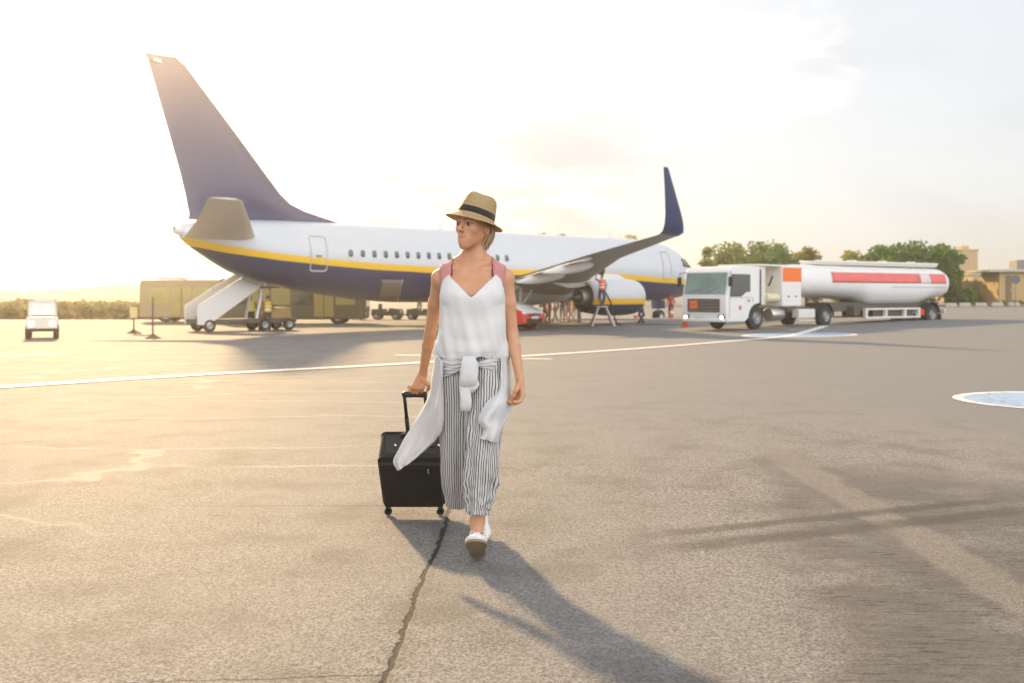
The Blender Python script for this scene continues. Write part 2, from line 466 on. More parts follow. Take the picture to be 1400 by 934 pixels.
    j1 = math_(nt, 'DIVIDE', j1, math_(nt, 'MULTIPLY_ADD', noise_(7, 4, 0.75), 2.6, -0.42))
    jm = math_(nt, 'MULTIPLY', smooth_(nt, j1, 0.017, 0.008), smooth_(nt, y, 12, 9))
    j2 = math_(nt, 'ABSOLUTE', math_(nt, 'ADD', math_(nt, 'SUBTRACT', y, math_(nt, 'MULTIPLY_ADD', x, 0.09, 3.36)), math_(nt, 'MULTIPLY', jw, 1.3)))
    j2m = math_(nt, 'MULTIPLY', smooth_(nt, j2, 0.010, 0.003), math_(nt, 'MULTIPLY', smooth_(nt, x, -0.40, -0.46), 0.5))
    j3 = math_(nt, 'ABSOLUTE', math_(nt, 'ADD', math_(nt, 'SUBTRACT', y, math_(nt, 'MULTIPLY_ADD', x, 0.02, 6.02)), math_(nt, 'MULTIPLY', jw, 1.6)))
    j3m = math_(nt, 'MULTIPLY', smooth_(nt, j3, 0.012, 0.004), math_(nt, 'MULTIPLY', math_(nt, 'MULTIPLY', smooth_(nt, x, -0.40, -0.46), smooth_(nt, x, -2.6, -1.4)), 0.6))
    jj = math_(nt, 'MAXIMUM', jm, math_(nt, 'MAXIMUM', j2m, j3m))
    rim = math_(nt, 'MULTIPLY', smooth_(nt, j1, 0.085, 0.02), smooth_(nt, noise_(8, 4, 0.7), 0.35, 0.6))
    col = mixc(nt, math_(nt, 'MULTIPLY', rim, 0.35), col, (0.075, 0.066, 0.056))
    col = mixc(nt, jj, col, (0.012, 0.011, 0.010))
    link(nt, col, b.inputs['Base Color'])
    rg = mixc(nt, worn, (0.81, 0.81, 0.81), (0.66, 0.66, 0.66))
    link(nt, rg, b.inputs['Roughness'])
    b.inputs['Specular IOR Level'].default_value = 0.45
    # relief
    h = math_(nt, 'MULTIPLY', math_(nt, 'SUBTRACT', 1.0, vo2.outputs['Distance']), math_(nt, 'MULTIPLY_ADD', worn, -0.75, 1.0))
    h = math_(nt, 'MULTIPLY_ADD', noise_(140, 4, 0.7), 0.55, h)
    h = math_(nt, 'MULTIPLY_ADD', noise_(11, 5, 0.6), 0.35, h)
    h = math_(nt, 'MULTIPLY_ADD', streak, math_(nt, 'MULTIPLY', worn, 0.45), h)
    h = math_(nt, 'MULTIPLY_ADD', jj, -3.0, h)
    h = math_(nt, 'MULTIPLY_ADD', grav, 0.5, h)
    bp = N(nt, 'Bump'); bp.inputs['Distance'].default_value = 0.005; bp.inputs['Strength'].default_value = 0.55
    link(nt, h, bp.inputs['Height']); link(nt, bp.outputs['Normal'], b.inputs['Normal'])
    return m
structure(ground_sheet().build('ground', asphalt(), smooth=180))

def paint(name, col):
    m = bpy.data.materials.new(name); m.use_nodes = True
    nt = m.node_tree; b = nt.nodes['Principled BSDF']
    n = N(nt, 'TexNoise'); n.inputs['Scale'].default_value = 9; n.inputs['Detail'].default_value = 8; n.inputs['Roughness'].default_value = 0.7
    geo = N(nt, 'NewGeometry'); link(nt, geo.outputs['Position'], n.inputs['Vector'])
    link(nt, mixc(nt, smooth_(nt, n.outputs['Fac'], 0.36, 0.5), tuple(c * 0.45 for c in col), col), b.inputs['Base Color'])
    b.inputs['Roughness'].default_value = 0.62
    return m
P_WHITE = paint('worn_white_paint', (0.78, 0.77, 0.74)); P_BLUE = paint('worn_pale_blue_paint', (0.30, 0.42, 0.60))
def ribbon(pts, w, h=0.004):                     # painted line following the ground
    L = catmull([Vector((p[0], p[1], 0)) for p in pts], 14); vs = []; fs = []
    for i, p in enumerate(L):
        d = L[min(i + 1, len(L) - 1)] - L[max(i - 1, 0)]; d = Vector((-d.y, d.x, 0)).normalized()
        for k in (-1, -0.33, 0.33, 1):
            q = p + d * w / 2 * k; vs.append((q.x, q.y, gz(q.x, q.y) + h))
    for i in range(len(L) - 1):
        for k in range(3): fs.append((i * 4 + k, i * 4 + k + 1, i * 4 + 5 + k, i * 4 + 4 + k))
    # keep faces up
    a, b_, c = [Vector(vs[q]) for q in fs[0][:3]]
    if (b_ - a).cross(c - a).z < 0: fs = [tuple(reversed(f)) for f in fs]
    return MB().add(vs, fs)
def g2(u, v): p = gp(u, v); return (p.x, p.y)
structure(ribbon([g2(-180, 543), g2(0, 530), g2(270, 513), g2(540, 498.5), g2(745, 485.5), g2(960, 470), g2(1070, 460.5), g2(1105, 453), g2(1128, 446)], 0.42, 0.012).build('painted_line', P_WHITE))
structure(ribbon([g2(541, 486), g2(600, 486.5)], 0.45, 0.008).build('painted_line', P_WHITE))
structure(ribbon([g2(690, 490.5), g2(754, 491.5)], 0.35, 0.008).build('painted_line', P_WHITE))
structure(ribbon([g2(-200, 505), g2(40, 485), g2(200, 480)], 0.2, 0.008).build('painted_line', paint('faded_paint', (0.4, 0.38, 0.35))))
def disc(c, r, mi_name, m, h, inner=0.0, sy=1.0):
    n = 72; vs = []; fs = []; rad = [inner + (r - inner) * k / 6 for k in range(7)]
    for q in rad:
        for i in range(n):
            a = 2 * PI * i / n; X = c[0] + q * math.cos(a); Y = c[1] + q * sy * math.sin(a)
            vs.append((X, Y, gz(X, Y) + h))
    for k in range(6):
        for i in range(n):
            j = (i + 1) % n; fs.append((k * n + i, (k + 1) * n + i, (k + 1) * n + j, k * n + j))
    return structure(MB().add(vs, fs).build(mi_name, m))
# big painted roundel at the right, and the flat one beside the tanker
a = gp(1311, 549); cx = a.x + 1.36
disc((cx, a.y), 1.2, 'painted_roundel', P_BLUE, 0.006); disc((cx, a.y), 1.32, 'roundel_border', P_WHITE, 0.006, 1.2)
a, b2 = gp(1010, 459), gp(1177, 457.5)
cc = ((a.x + b2.x) / 2, (a.y + b2.y) / 2); rr = (b2.x - a.x) / 2
disc(cc, rr * 0.9, 'painted_roundel', P_BLUE, 0.006, 0, 0.95); disc(cc, rr, 'roundel_border', P_WHITE, 0.006, rr * 0.9, 0.95)

# ------------------------------------------------------------------ airliner
AZ = -0.48; APHI = 41.4
def liv(name):
    m = bpy.data.materials.new(name); m.use_nodes = True
    nt = m.node_tree; b = nt.nodes['Principled BSDF']
    at = N(nt, 'Attribute'); at.attribute_name = 'band'
    n = N(nt, 'TexNoise'); n.inputs['Scale'].default_value = 1.3; n.inputs['Detail'].default_value = 6
    tcn = N(nt, 'TexCoord'); link(nt, tcn.outputs['Object'], n.inputs['Vector'])
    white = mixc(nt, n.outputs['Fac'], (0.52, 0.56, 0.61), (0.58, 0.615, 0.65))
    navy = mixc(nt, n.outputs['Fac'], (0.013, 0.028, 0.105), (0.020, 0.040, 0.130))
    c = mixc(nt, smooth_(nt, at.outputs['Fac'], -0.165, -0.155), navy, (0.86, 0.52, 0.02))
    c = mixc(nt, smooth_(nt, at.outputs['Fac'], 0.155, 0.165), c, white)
    link(nt, c, b.inputs['Base Color']); b.inputs['Roughness'].default_value = 0.28
    b.inputs['Coat Weight'].default_value = 0.3
    return m
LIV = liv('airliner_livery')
M_NAVY = mat('navy_paint', (0.014, 0.033, 0.125), 0.35, coat=0.2, var=0.2, scale=1.5)
M_WGREY = mat('wing_grey', (0.46, 0.45, 0.43), 0.6, var=0.10, scale=1.2)
M_LGREY = mat('light_grey_skin', (0.70, 0.69, 0.67), 0.45, var=0.08, scale=1.5)
M_FLAP = mat('flap_grey', (0.50, 0.50, 0.49), 0.7, var=0.08, scale=1.5)
M_METAL = mat('bare_metal', (0.55, 0.53, 0.50), 0.35, 0.9)
M_DMETAL = mat('dark_metal', (0.09, 0.085, 0.08), 0.5, 0.5)
M_BLACK = mat('black_rubber', (0.022, 0.021, 0.02), 0.75)
M_WHITE = mat('white_paint', (0.76, 0.75, 0.73), 0.38, var=0.05, coat=0.15)
M_GLASSD = mat('dark_window_glass', (0.02, 0.035, 0.04), 0.08, coat=0.5)
M_TEAL = mat('cabin_window', (0.05, 0.14, 0.15), 0.15, coat=0.5)
M_OUTL = mat('door_outline_paint', (0.55, 0.56, 0.58), 0.4)
M_RED = mat('red_paint', (0.62, 0.022, 0.02), 0.35, coat=0.4, var=0.08)
M_YEL = mat('yellow_paint', (0.78, 0.5, 0.03), 0.45)
M_ORANGE = mat('orange_paint', (0.85, 0.17, 0.015), 0.5, var=0.06)
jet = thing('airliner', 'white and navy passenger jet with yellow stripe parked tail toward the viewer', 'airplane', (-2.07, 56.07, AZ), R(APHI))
FUS = np.array([(0, 2.66, 2.54, .05), (.4, 3.05, 2.15, .45), (1, 3.45, 1.85, .8), (2, 4.08, 1.6, 1.2), (3, 4.75, 1.45, 1.52),
    (4.2, 5.15, 1.36, 1.73), (6, 5.33, 1.32, 1.86), (8, 5.36, 1.31, 1.88), (14, 5.36, 1.31, 1.88), (22, 5.36, 1.31, 1.88),
    (26, 5.36, 1.34, 1.88), (28.2, 5.36, 1.52, 1.86), (31.5, 5.34, 1.95, 1.68), (33.8, 5.28, 2.45, 1.33), (34.9, 5.22, 2.85, 1.1),
    (36.7, 5.04, 3.92, .58), (37.3, 4.93, 4.42, .27)])
STR = np.array([(0, 2.5), (6, 2.68), (12, 2.95), (18, 3.0), (24, 3.02), (28, 3.15), (30.8, 3.33), (33, 3.52), (35.2, 3.78), (37.5, 4.25)])
def fus(st): return [np.interp(st, FUS[:, 0], FUS[:, i]) for i in (1, 2, 3)]
def ring(st, n=56, grow=0.0):
    zt, zb, hw = fus(st); zc, hh = (zt + zb) / 2, (zt - zb) / 2 + grow; hw += grow
    return [Vector((20 - st, math.cos(a) * hw, zc + math.sin(a) * hh)) for a in [2 * PI * k / n for k in range(n)]]
def band_attr(o, zfun):
    a = o.data.attributes.new('band', 'FLOAT', 'POINT')
    a.data.foreach_set('value', [v.co.z - zfun(v.co) for v in o.data.vertices])
# smooth the knot table
sts = np.concatenate([np.linspace(0, 6, 25) ** 1.0, np.linspace(6.5, 26, 28), np.linspace(26.5, 37.3, 30)])
k = MB().loft([ring(s) for s in sts], True, True)
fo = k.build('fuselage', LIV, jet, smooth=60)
md = fo.modifiers.new('fair', 'SMOOTH'); md.factor = 0.5; md.iterations = 4
band_attr(fo, lambda c: np.interp(20 - c.x, STR[:, 0], STR[:, 1]))
md2 = fo.modifiers.new('sub', 'SUBSURF'); md2.levels = md2.render_levels = 1
apu = MB().lathe([(.26, .1), (.22, -.12), (.17, -.22), (.13, -.22), (.12, .1)], (20 - 37.2, 0, 4.67), 'x', 20).build('exhaust_pipe', M_LGREY, jet)
def side_pt(st, z, off=0.0, sgn=-1):
    zt, zb, hw = fus(st); zc, hh = (zt + zb) / 2, (zt - zb) / 2
    c = math.sqrt(max(0.02, 1 - ((z - zc) / hh) ** 2))
    return Vector((20 - st, sgn * (hw * c + off), z + off * (z - zc) / hh))
# cabin windows: a row of rounded panes proud of the skin
def pane(st, z, w, h, off=0.012):
    out = []
    for i in range(12):
        a = 2 * PI * i / 12
        q = lambda t: math.copysign(abs(t) ** 0.6, t)
        out.append(side_pt(st + q(math.cos(a)) * w / 2, z + q(math.sin(a)) * h / 2, off))
    return MB().add(out, [tuple(range(12))])
w0 = pane(29.3, 3.77, .24, .36)
fw = w0.build('cabin_window', M_TEAL, jet, solid=0.02)
for i in range(1, 16):
    pane(29.3 - .67 * i, 3.77, .24, .36).build('cabin_window', M_TEAL, jet, solid=0.02)
def rr_outline(st0, st1, z0, z1, wd, name, m, fill=None):
    pts = []
    def arc(cx, cz, r, a0): return [(cx + r * math.cos(a0 + t * PI / 8), cz + r * math.sin(a0 + t * PI / 8)) for t in range(5)]
    r = .16
    for (cx, cz, a0) in ((st1 - r, z1 - r, 0), (st0 + r, z1 - r, PI / 2), (st0 + r, z0 + r, PI), (st1 - r, z0 + r, 1.5 * PI)):
        pts += arc(cx, cz, r, a0)
    # subdivide the long sides so the outline follows the skin
    P2 = []
    for i, p in enumerate(pts):
        q = pts[(i + 1) % len(pts)]; n = max(1, int(math.dist(p, q) / .2))
        P2 += [(p[0] + (q[0] - p[0]) * t / n, p[1] + (q[1] - p[1]) * t / n) for t in range(n)]
    cxm, czm = (st0 + st1) / 2, (z0 + z1) / 2
    n = len(P2); vs = []
    for (a, b_) in P2:
        vs.append(side_pt(a, b_, .02))
        s_ = math.dist((a, b_), (cxm, czm)); kf = 1 - wd / s_ * 1.15
        vs.append(side_pt(cxm + (a - cxm) * kf, czm + (b_ - czm) * kf, .02))
    fs = [(2 * i, 2 * i + 1, 2 * ((i + 1) % n) + 1, 2 * ((i + 1) % n)) for i in range(n)]
    return MB().add(vs, fs).build(name, m, jet, solid=.02)
do = rr_outline(30.55, 31.45, 2.85, 4.6, .06, 'service_door', M_OUTL)
MB().tube([side_pt(30.9, 3.6, .03), side_pt(31.15, 3.6, .03)], .03).build('door_handle', M_DMETAL, do)
rr_outline(5.0, 5.9, 2.8, 4.55, .05, 'service_door', M_OUTL)
# open aft cargo hold: tan lining behind a door swung in
def patch(st0, st1, z0, z1, off, n=6):
    vs = []; fs = []
    for i in range(n + 1):
        for j in range(n + 1):
            s = st0 + (st1 - st0) * i / n + .35 * j / n; vs.append(side_pt(s, z0 + (z1 - z0) * j / n, off))
    for i in range(n):
        for j in range(n): a = i * (n + 1) + j; fs.append((a, a + 1, a + n + 2, a + n + 1))
    return MB().add(vs, fs)
cd = patch(25.9, 27.1, 1.55, 2.5, .03).build('cargo_door', mat('cargo_lining', (0.17, 0.15, 0.115), 0.6), jet, solid=.04)
MB().tube([side_pt(25.85, 1.5, .05), side_pt(26.2, 2.52, .05)], .035).build('door_edge', M_OUTL, cd)
# cockpit glazing
for sgn in (-1, 1):
    for (a, b_, z0, z1) in ((1.75, 2.25, 3.55, 3.95), (2.3, 2.95, 3.55, 4.15), (3.0, 3.5, 3.6, 4.15)):
        vs = [side_pt(a, z0, .02, sgn), side_pt(b_, z0, .02, sgn), side_pt(b_, z1, .02, sgn), side_pt(a + .1, z1 - .1, .02, sgn)]
        MB().add(vs, [(0, 1, 2, 3)]).build('cockpit_window', M_GLASSD, jet, solid=.02)
def foil(le, te, z, y, tc, vert=False, n=9):       # closed aerofoil outline at one span station
    up, dn = [], []
    c = te - le
    for i in range(n):
        t = (1 - math.cos(PI * i / (n - 1))) / 2
        h = tc * c * 5 * (0.2969 * math.sqrt(t) - 0.126 * t - 0.3516 * t * t + 0.2843 * t ** 3 - 0.1015 * t ** 4)
        x = 20 - (le + c * t)
        up.append((x, h)); dn.append((x, -h))
    pts = up + list(reversed(dn[1:-1]))
    return [Vector((x, y + h, z)) if vert else Vector((x, y, z + h)) for x, h in pts]
fin = [(5.15, 27.9, 36.75, .02), (5.42, 29.1, 36.7, .025), (5.62, 29.95, 36.75, .035), (5.85, 30.85, 36.8, .05), (6.15, 31.6, 36.85, .075), (6.6, 32.15, 36.97, .09),
       (7.15, 32.62, 37.1, .1), (9, 34.2, 37.65, .1), (10.7, 35.68, 38.17, .1), (12.1, 36.9, 38.6, .1), (12.38, 37.3, 38.75, .08)]
MB().loft([foil(a, b_, z, 0, t, True) for z, a, b_, t in fin]).build('fin', M_NAVY, jet, smooth=50)
MB().add([(20 - 38.05, -.18, 12.0), (20 - 38.4, -.18, 12.05), (20 - 38.4, .18, 12.05), (20 - 38.05, .18, 12.0), (20 - 38.05, -.18, 12.14), (20 - 38.4, -.18, 12.17), (20 - 38.4, .18, 12.17), (20 - 38.05, .18, 12.14)],
         [(3, 2, 1, 0), (4, 5, 6, 7), (0, 1, 5, 4), (1, 2, 6, 5), (2, 3, 7, 6), (3, 0, 4, 7)]).build('fin_light', M_LGREY, jet)
for sgn in (-1, 1):
    rows = [(.3, 33.5, 37.1, 4.30, .1), (.9, 33.9, 37.25, 4.38, .1), (4, 35.75, 38.05, 4.92, .1), (6.9, 37.5, 38.95, 5.42, .09), (7.17, 37.85, 39.0, 5.48, .06)]
    o = MB().loft([foil(a, b_, z, sgn * y, t) for y, a, b_, z, t in rows]).build('stabilizer', M_LGREY, jet, smooth=50)
    # wings
    wr = [(1.2, 13.0, 21.2, 2.15, .13), (1.9, 13.5, 21.2, 2.25, .13), (5.8, 16.4, 21.3, 2.82, .115), (11.5, 20.45, 22.85, 3.55, .11), (16.6, 22.85, 24.1, 4.16, .09), (17.0, 22.95, 24.2, 4.22, .08)]
    wo = MB().loft([foil(a, b_, z, sgn * y, t) for y, a, b_, z, t in wr]).build('wing', M_WGREY, jet, smooth=50)
    wl = [(16.95, 22.9, 24.2, 4.21, 8), (17.2, 22.92, 24.28, 4.32, 40), (17.38, 23.15, 24.36, 4.62, 70), (17.5, 23.42, 24.46, 5.0, 80), (17.68, 24.1, 24.72, 6.0, 80), (17.8, 24.6, 24.93, 6.75, 80), (17.81, 24.7, 24.94, 6.82, 80)]
    rings = []
    for y, a, b_, z, tl in wl:
        rg = foil(a, b_, 0, 0, .08)
        rings.append([Vector((p.x, sgn * (y - p.z * math.sin(R(tl))), z + p.z * math.cos(R(tl)))) for p in rg])
    MB().loft(rings).build('winglet', M_NAVY, jet, smooth=50)
    # flaps hang a little open behind the wing, with canoe fairings below
    for (y0, y1, s0, s1, z0, z1, ch) in ((2.0, 5.6, 20.9, 21.0, 2.05, 2.62, 1.55), (6.0, 11.6, 21.15, 22.55, 2.72, 3.42, 1.25)):
        rg = []
        for t in (0, .33, .66, 1):
            y, s, z = y0 + (y1 - y0) * t, s0 + (s1 - s0) * t, z0 + (z1 - z0) * t
            rg.append([Vector((20 - (s + (20 - p.x) * .9), sgn * y, z + p.z - .16 * (20 - p.x))) for p in foil(0, ch, 0, 0, .11)])
        MB().loft(rg).build('flap', M_FLAP, jet, smooth=50)
    for (y, s, z) in ((3.6, 20.6, 2.0), (7.6, 21.0, 2.62), (10.4, 21.9, 3.02)):
        prof = [(0.02, 1.3), (.14, 1.0), (.2, .4), (.21, -.4), (.16, -1.2), (.05, -1.9), (.01, -2.1)]
        mb = MB().lathe(prof, (0, 0, 0), 'x', 14)
        mb.xform(Matrix.Translation((20 - s - .6, sgn * y, z)) @ Matrix.Rotation(R(-8), 4, 'Y') @ Matrix.Scale(1.25, 4, (0, 0, 1)))
        mb.build('flap_fairing', M_LGREY, jet, smooth=60)
    # engine
    eo = (0, sgn * -4.83 * -1, 1.62)
    prof = [(.80, 20 - 12.4), (.84, 20 - 12.1), (.92, 20 - 12.05), (1.0, 20 - 12.3), (1.07, 20 - 13.2), (1.07, 20 - 14.2), (1.0, 20 - 15.3), (.84, 20 - 16.35), (.80, 20 - 16.35), (.84, 20 - 15.4)]
    e = MB().lathe(prof, eo, 'x', 40).build('engine', LIV, jet, smooth=60)
    sb = e.modifiers.new('sub', 'SUBSURF'); sb.levels = sb.render_levels = 1
    band_attr(e, lambda c: 1.36)
    MB().lathe([(.84, 20 - 15.4), (.5, 20 - 15.5)], eo, 'x', 32).build('fan_duct', M_DMETAL, e)
    MB().lathe([(.60, 20 - 15.4), (.52, 20 - 16.2), (.42, 20 - 16.65), (.38, 20 - 16.65), (.36, 20 - 16.3)], eo, 'x', 32).build('core_nozzle', M_METAL, e)
    MB().lathe([(.3, 20 - 16.3), (.24, 20 - 16.7), (.12, 20 - 17.0), (.01, 20 - 17.1)], eo, 'x', 20).build('exhaust_plug', M_DMETAL, e)
    MB().lathe([(.82, 20 - 12.6), (.2, 20 - 12.5), (.02, 20 - 12.1)], eo, 'x', 32).build('fan', M_DMETAL, e)
    y = sgn * 4.83
    MB().loft([[Vector((20 - s, y - w, z0)), Vector((20 - s, y + w, z0)), Vector((20 - s, y + w, z1)), Vector((20 - s, y - w, z1))]
               for s, w, z0, z1 in ((12.9, .03, 2.62, 2.7), (13.6, .17, 2.5, 2.9), (15.3, .2, 2.3, 2.95), (17.4, .16, 2.1, 2.7), (18.6, .03, 2.35, 2.5))]).build('pylon', M_LGREY, jet, bevel=.03)
# belly fairing between the wings
MB().ell((20 - 17.6, 0, 1.98), (5.6, 2.05, .92)).build('belly_fairing', M_LGREY, jet, smooth=80)
def wheel_mb(r, w, x, y, z):
    return MB().lathe([(r * .55, -w / 2), (r * .9, -w / 2), (r, -w * .32), (r, w * .32), (r * .9, w / 2), (r * .55, w / 2)], (x, y, z), 'y', 24)
def rim_mb(r, w, x, y, z):
    return MB().lathe([(.02, -w * .3), (r * .3, -w * .34), (r * .56, -w * .46), (r * .56, w * .46), (r * .3, w * .34), (.02, w * .3)], (x, y, z), 'y', 20)
for (s, ys, r, w) in ((19.2, (2.86,), .56, .4), (19.2, (-2.86,), .56, .4), (4.2, (0,), .36, .22)):
    for yc in ys:
        g = MB().tube([(20 - s, yc, r), (20 - s, yc, 2.2)], .12 if r > .4 else .08, 12)
        g.tube([(20 - s, yc, 1.0), (20 - s + .9, yc, 2.0)], .06)
        g.tube([(20 - s, yc - w * .9, r), (20 - s, yc + w * .9, r)], .09)
        go = g.build('landing_gear', M_LGREY, jet)
        for d in (-1, 1):
            wo = wheel_mb(r, w, 20 - s, yc + d * w * .72, r).build('wheel', M_BLACK, go)
            rim_mb(r, w, 20 - s, yc + d * w * .72, r).build('wheel_rim', M_METAL, wo)
MB().box((20 - 4.6, -.35, 1.1), (1.3, .04, .55)).build('gear_door', M_NAVY, jet)
MB().box((20 - 9, 0, 5.5), (.5, .04, .35), top=.6).build('antenna', M_LGREY, jet, bevel=.01)
MB().box((20 - 22.5, 0, 5.5), (.5, .04, .35), top=.6).build('antenna', M_LGREY, jet, bevel=.01)
MB().ell((20 - 19.5, 0, 5.4), (.16, .12, .12)).build('beacon', M_RED, jet)

# ------------------------------------------------------------------ tanker
M_TYRE = mat('tyre_rubber', (0.03, 0.029, 0.028), .8, var=.2)
M_RIM = mat('grey_wheel_rim', (0.34, 0.34, 0.33), .45, .4)
M_CREAM = mat('cream_white_paint', (0.70, 0.68, 0.62), .4, var=.07, coat=.15)
M_TANKRED = mat('faded_red_paint', (0.70, 0.135, 0.115), .45, var=.15, scale=2.0)
M_GLASSL = mat('windscreen_glass', (0.22, 0.30, 0.28), .08, coat=.6, var=.55, scale=.9)
M_GRILLE = mat('grey_plastic_grille', (0.085, 0.075, 0.068), .55)
M_LAMP = mat('lit_headlamp', (1.0, 0.93, 0.78), .3, emit=1.4, var=0)
M_LENS = mat('clear_lamp_lens', (.7, .7, .68), .1, coat=.5)
M_GREYP = mat('grey_chassis_paint', (0.20, 0.19, 0.175), .55, var=.2)
M_DIRT = mat('dusty_underbody', (0.10, 0.088, 0.072), .8, var=.3)
TX, TY = 10.15, 46.0
TR_H = R(221)
tk = thing('tanker_truck', 'white fuel tanker truck with red band along its tank', 'tanker truck', (TX, TY, gz(TX, TY)), TR_H)
def truck_wheel(par, x, y, r=.53, w=.30, twin=False, M=None):
    mb = wheel_mb(r, w, x, y, r)
    if M: mb.xform(M)
    o = mb.build('wheel', M_TYRE, par, 40)
    s = 1 if y > 0 else -1
    rm = MB().lathe([(.02, .05), (.10, .07), (.12, .02), (.24, -.02), (.29, .04), (.295, .10), (.295, -.08)], (0, 0, 0), 'y', 20)
    rm.xform(Matrix.Translation((x, y + s * (w / 2 - .06), r)) @ Matrix.Scale(s, 4, (0, 1, 0)))
    if M: rm.xform(M)
    rm.build('wheel_rim', M_RIM, o, 40)
    return o
# cab: low-entry, big upright windscreen; profile in x-z swept across the width
def cab_ring(y, inset):
    P_ = [(2.02, .42), (2.06, .95), (2.05, 1.45), (1.98, 1.62), (1.78, 2.66), (1.60, 2.84), (1.0, 2.90), (-.10, 2.90), (-.15, 2.80), (-.15, 1.15), (-.05, 1.15)]
    arch = [(math.cos(a) * .66 - .02, .53 + math.sin(a) * .66) for a in np.linspace(R(100), R(8), 7)]
    return P_[:-1], arch
prof = [(2.02, .40), (2.07, .95), (2.05, 1.50), (2.00, 1.62), (1.80, 2.64), (1.62, 2.83), (1.0, 2.89), (-.10, 2.89), (-.16, 2.80), (-.16, 1.25)]
prof = [(x - (.28 if x < .5 else 0), z) for x, z in prof]; prof += [(-.40, 1.21)] + [(math.cos(a) * .68 - .28, .55 + math.sin(a) * .64) for a in np.linspace(R(88), R(2), 8)] + [(.66, .40)]
MB().prism(prof, -1.23, 1.23).build('cab', M_WHITE, tk, 30, bevel=.07, seg=3)
cabp = [o for o in tk.children if o.name.startswith('cab')][0]
def ppane(name, pts, m, par, t=.012):
    c = [Vector(p) for p in pts]; nrm = (c[1] - c[0]).cross(c[2] - c[0]).normalized()
    vs = [p + nrm * t for p in c] + [p - nrm * t for p in c]; n = len(c)
    fs = [tuple(range(n)), tuple(range(2 * n - 1, n - 1, -1))] + [((i + 1) % n, i, n + i, n + (i + 1) % n) for i in range(n)]
    return MB().add(vs, fs).build(name, m, par, smooth=0)
ws = ppane('windscreen', [(2.015, -1.14, 1.63), (2.015, 1.14, 1.63), (1.825, 1.12, 2.58), (1.825, -1.12, 2.58)], M_GLASSL, cabp)
MB().tube([(2.02, -.9, 1.66), (1.98, -.2, 1.86)], .012, 6).build('wiper', M_BLACK, ws)
MB().tube([(2.02, .1, 1.66), (1.97, .75, 1.92)], .012, 6).build('wiper', M_BLACK, ws)
for s in (-1, 1):
    ppane('side_window', [(1.80, s * 1.24, 1.52), (.95, s * 1.24, 1.52), (.62, s * 1.24, 1.72), (.30, s * 1.24, 1.74), (.30, s * 1.24, 2.52), (1.66, s * 1.24, 2.52)], M_GLASSD, cabp, .008)
    d = MB().tube([(1.84, s * 1.236, .55), (1.80, s * 1.236, 1.48), (.10, s * 1.236, 1.48), (.10, s * 1.236, 1.26)], .010, 6).build('door_seam', M_GREYP, cabp)
    MB().box((.42, s * 1.25, 1.34), (.16, .04, .05)).build('door_handle', M_BLACK, cabp, bevel=.01)
    MB().tube([(1.72, s * 1.22, 2.62), (1.98, s * 1.42, 2.58), (2.0, s * 1.42, 2.35)], .018, 8).box((2.0, s * 1.43, 2.18), (.12, .16, .42)).build('mirror', M_BLACK, cabp, bevel=.03)
    lh = MB().box((2.03, s * .98, .62), (.12, .34, .20)).build('headlight', M_GRILLE, cabp, bevel=.03)
    MB().ell((2.09, s * 1.0, .60), (.035, .11, .085)).build('lamp', M_LAMP, lh)
    MB().tube([(2.075, s * .62, .45), (2.085, s * 1.1, .45)], .03, 8).build('step_bar', M_GREYP, cabp)
gr = MB().box((2.075, 0, 1.12), (.05, 1.8, .60)).build('grille', M_GRILLE, cabp, bevel=.04)
for i in range(4): MB().box((2.105, 0, .92 + i * .13), (.02, 1.68, .035)).build('grille_bar', M_GREYP, gr, bevel=.006)
hp_ = MB().box((2.125, -.52, 1.16), (.02, .42, .36)).build('hazard_plate', M_ORANGE, cabp, bevel=.006)
MB().box((2.137, -.52, 1.16), (.004, .42, .014)).build('plate_line', M_BLACK, hp_)
MB().box((2.09, -.2, .62), (.02, .52, .12)).build('number_plate', M_LGREY, cabp, bevel=.005)
MB().box((2.06, 0, .46), (.14, 2.3, .16)).build('bumper', M_WHITE, cabp, bevel=.05)
em = MB().lathe([(.07, 0), (.10, 0), (.10, .012), (.07, .012), (.07, 0)], (1.05, 1.238, 1.02), 'y', 20).build('door_emblem', M_RED, cabp)
MB().box((1.05, 1.244, 1.02), (.02, .008, .15)).build('emblem_bar', M_RED, em)
# wheels of the tractor, chassis, tanks and the pump housing behind the cab
for s in (-1, 1):
    truck_wheel(tk, -.28, s * 1.02, r=.56)
    truck_wheel(tk, -6.05, s * 1.0, r=.56, w=.34)
    a_ = [Vector((math.cos(t) * .62 - 6.05, s * 1.0, .55 + math.sin(t) * .60)) for t in np.linspace(R(15), R(165), 12)]
    MB().loft([[p + Vector((0, -.22, 0)), p + Vector((0, .22, 0)), p + Vector((0, .22, .02)), p + Vector((0, -.22, .02))] for p in a_]).build('mudguard', M_BLACK, tk, 50)
    MB().lathe([(.02, -.5), (.28, -.5), (.31, -.46), (.31, .46), (.28, .5), (.02, .5)], (-2.0, s * .92, .68), 'x', 20).build('fuel_tank', M_METAL, tk, 40)
    MB().box((-4.35, s * 1.0, .70), (1.4, .4, .42)).build('tool_locker', M_CREAM, tk, bevel=.03)
    MB().box((-4.35, s * 1.08, .36), (1.4, .3, .05)).build('step', M_CREAM, tk, bevel=.01)
MB().box((-3.2, 0, .85), (7.6, .85, .26)).build('chassis', M_DIRT, tk, bevel=.03)
st = MB().box((-.95, 0, 2.05), (.6, 2.0, 1.9)).build('equipment_rack', M_CREAM, tk, bevel=.06)
MB().tube([(-.62, 1.06, 1.1), (-.62, 1.06, 2.75)], .10, 12).build('air_intake', M_BLACK, st)
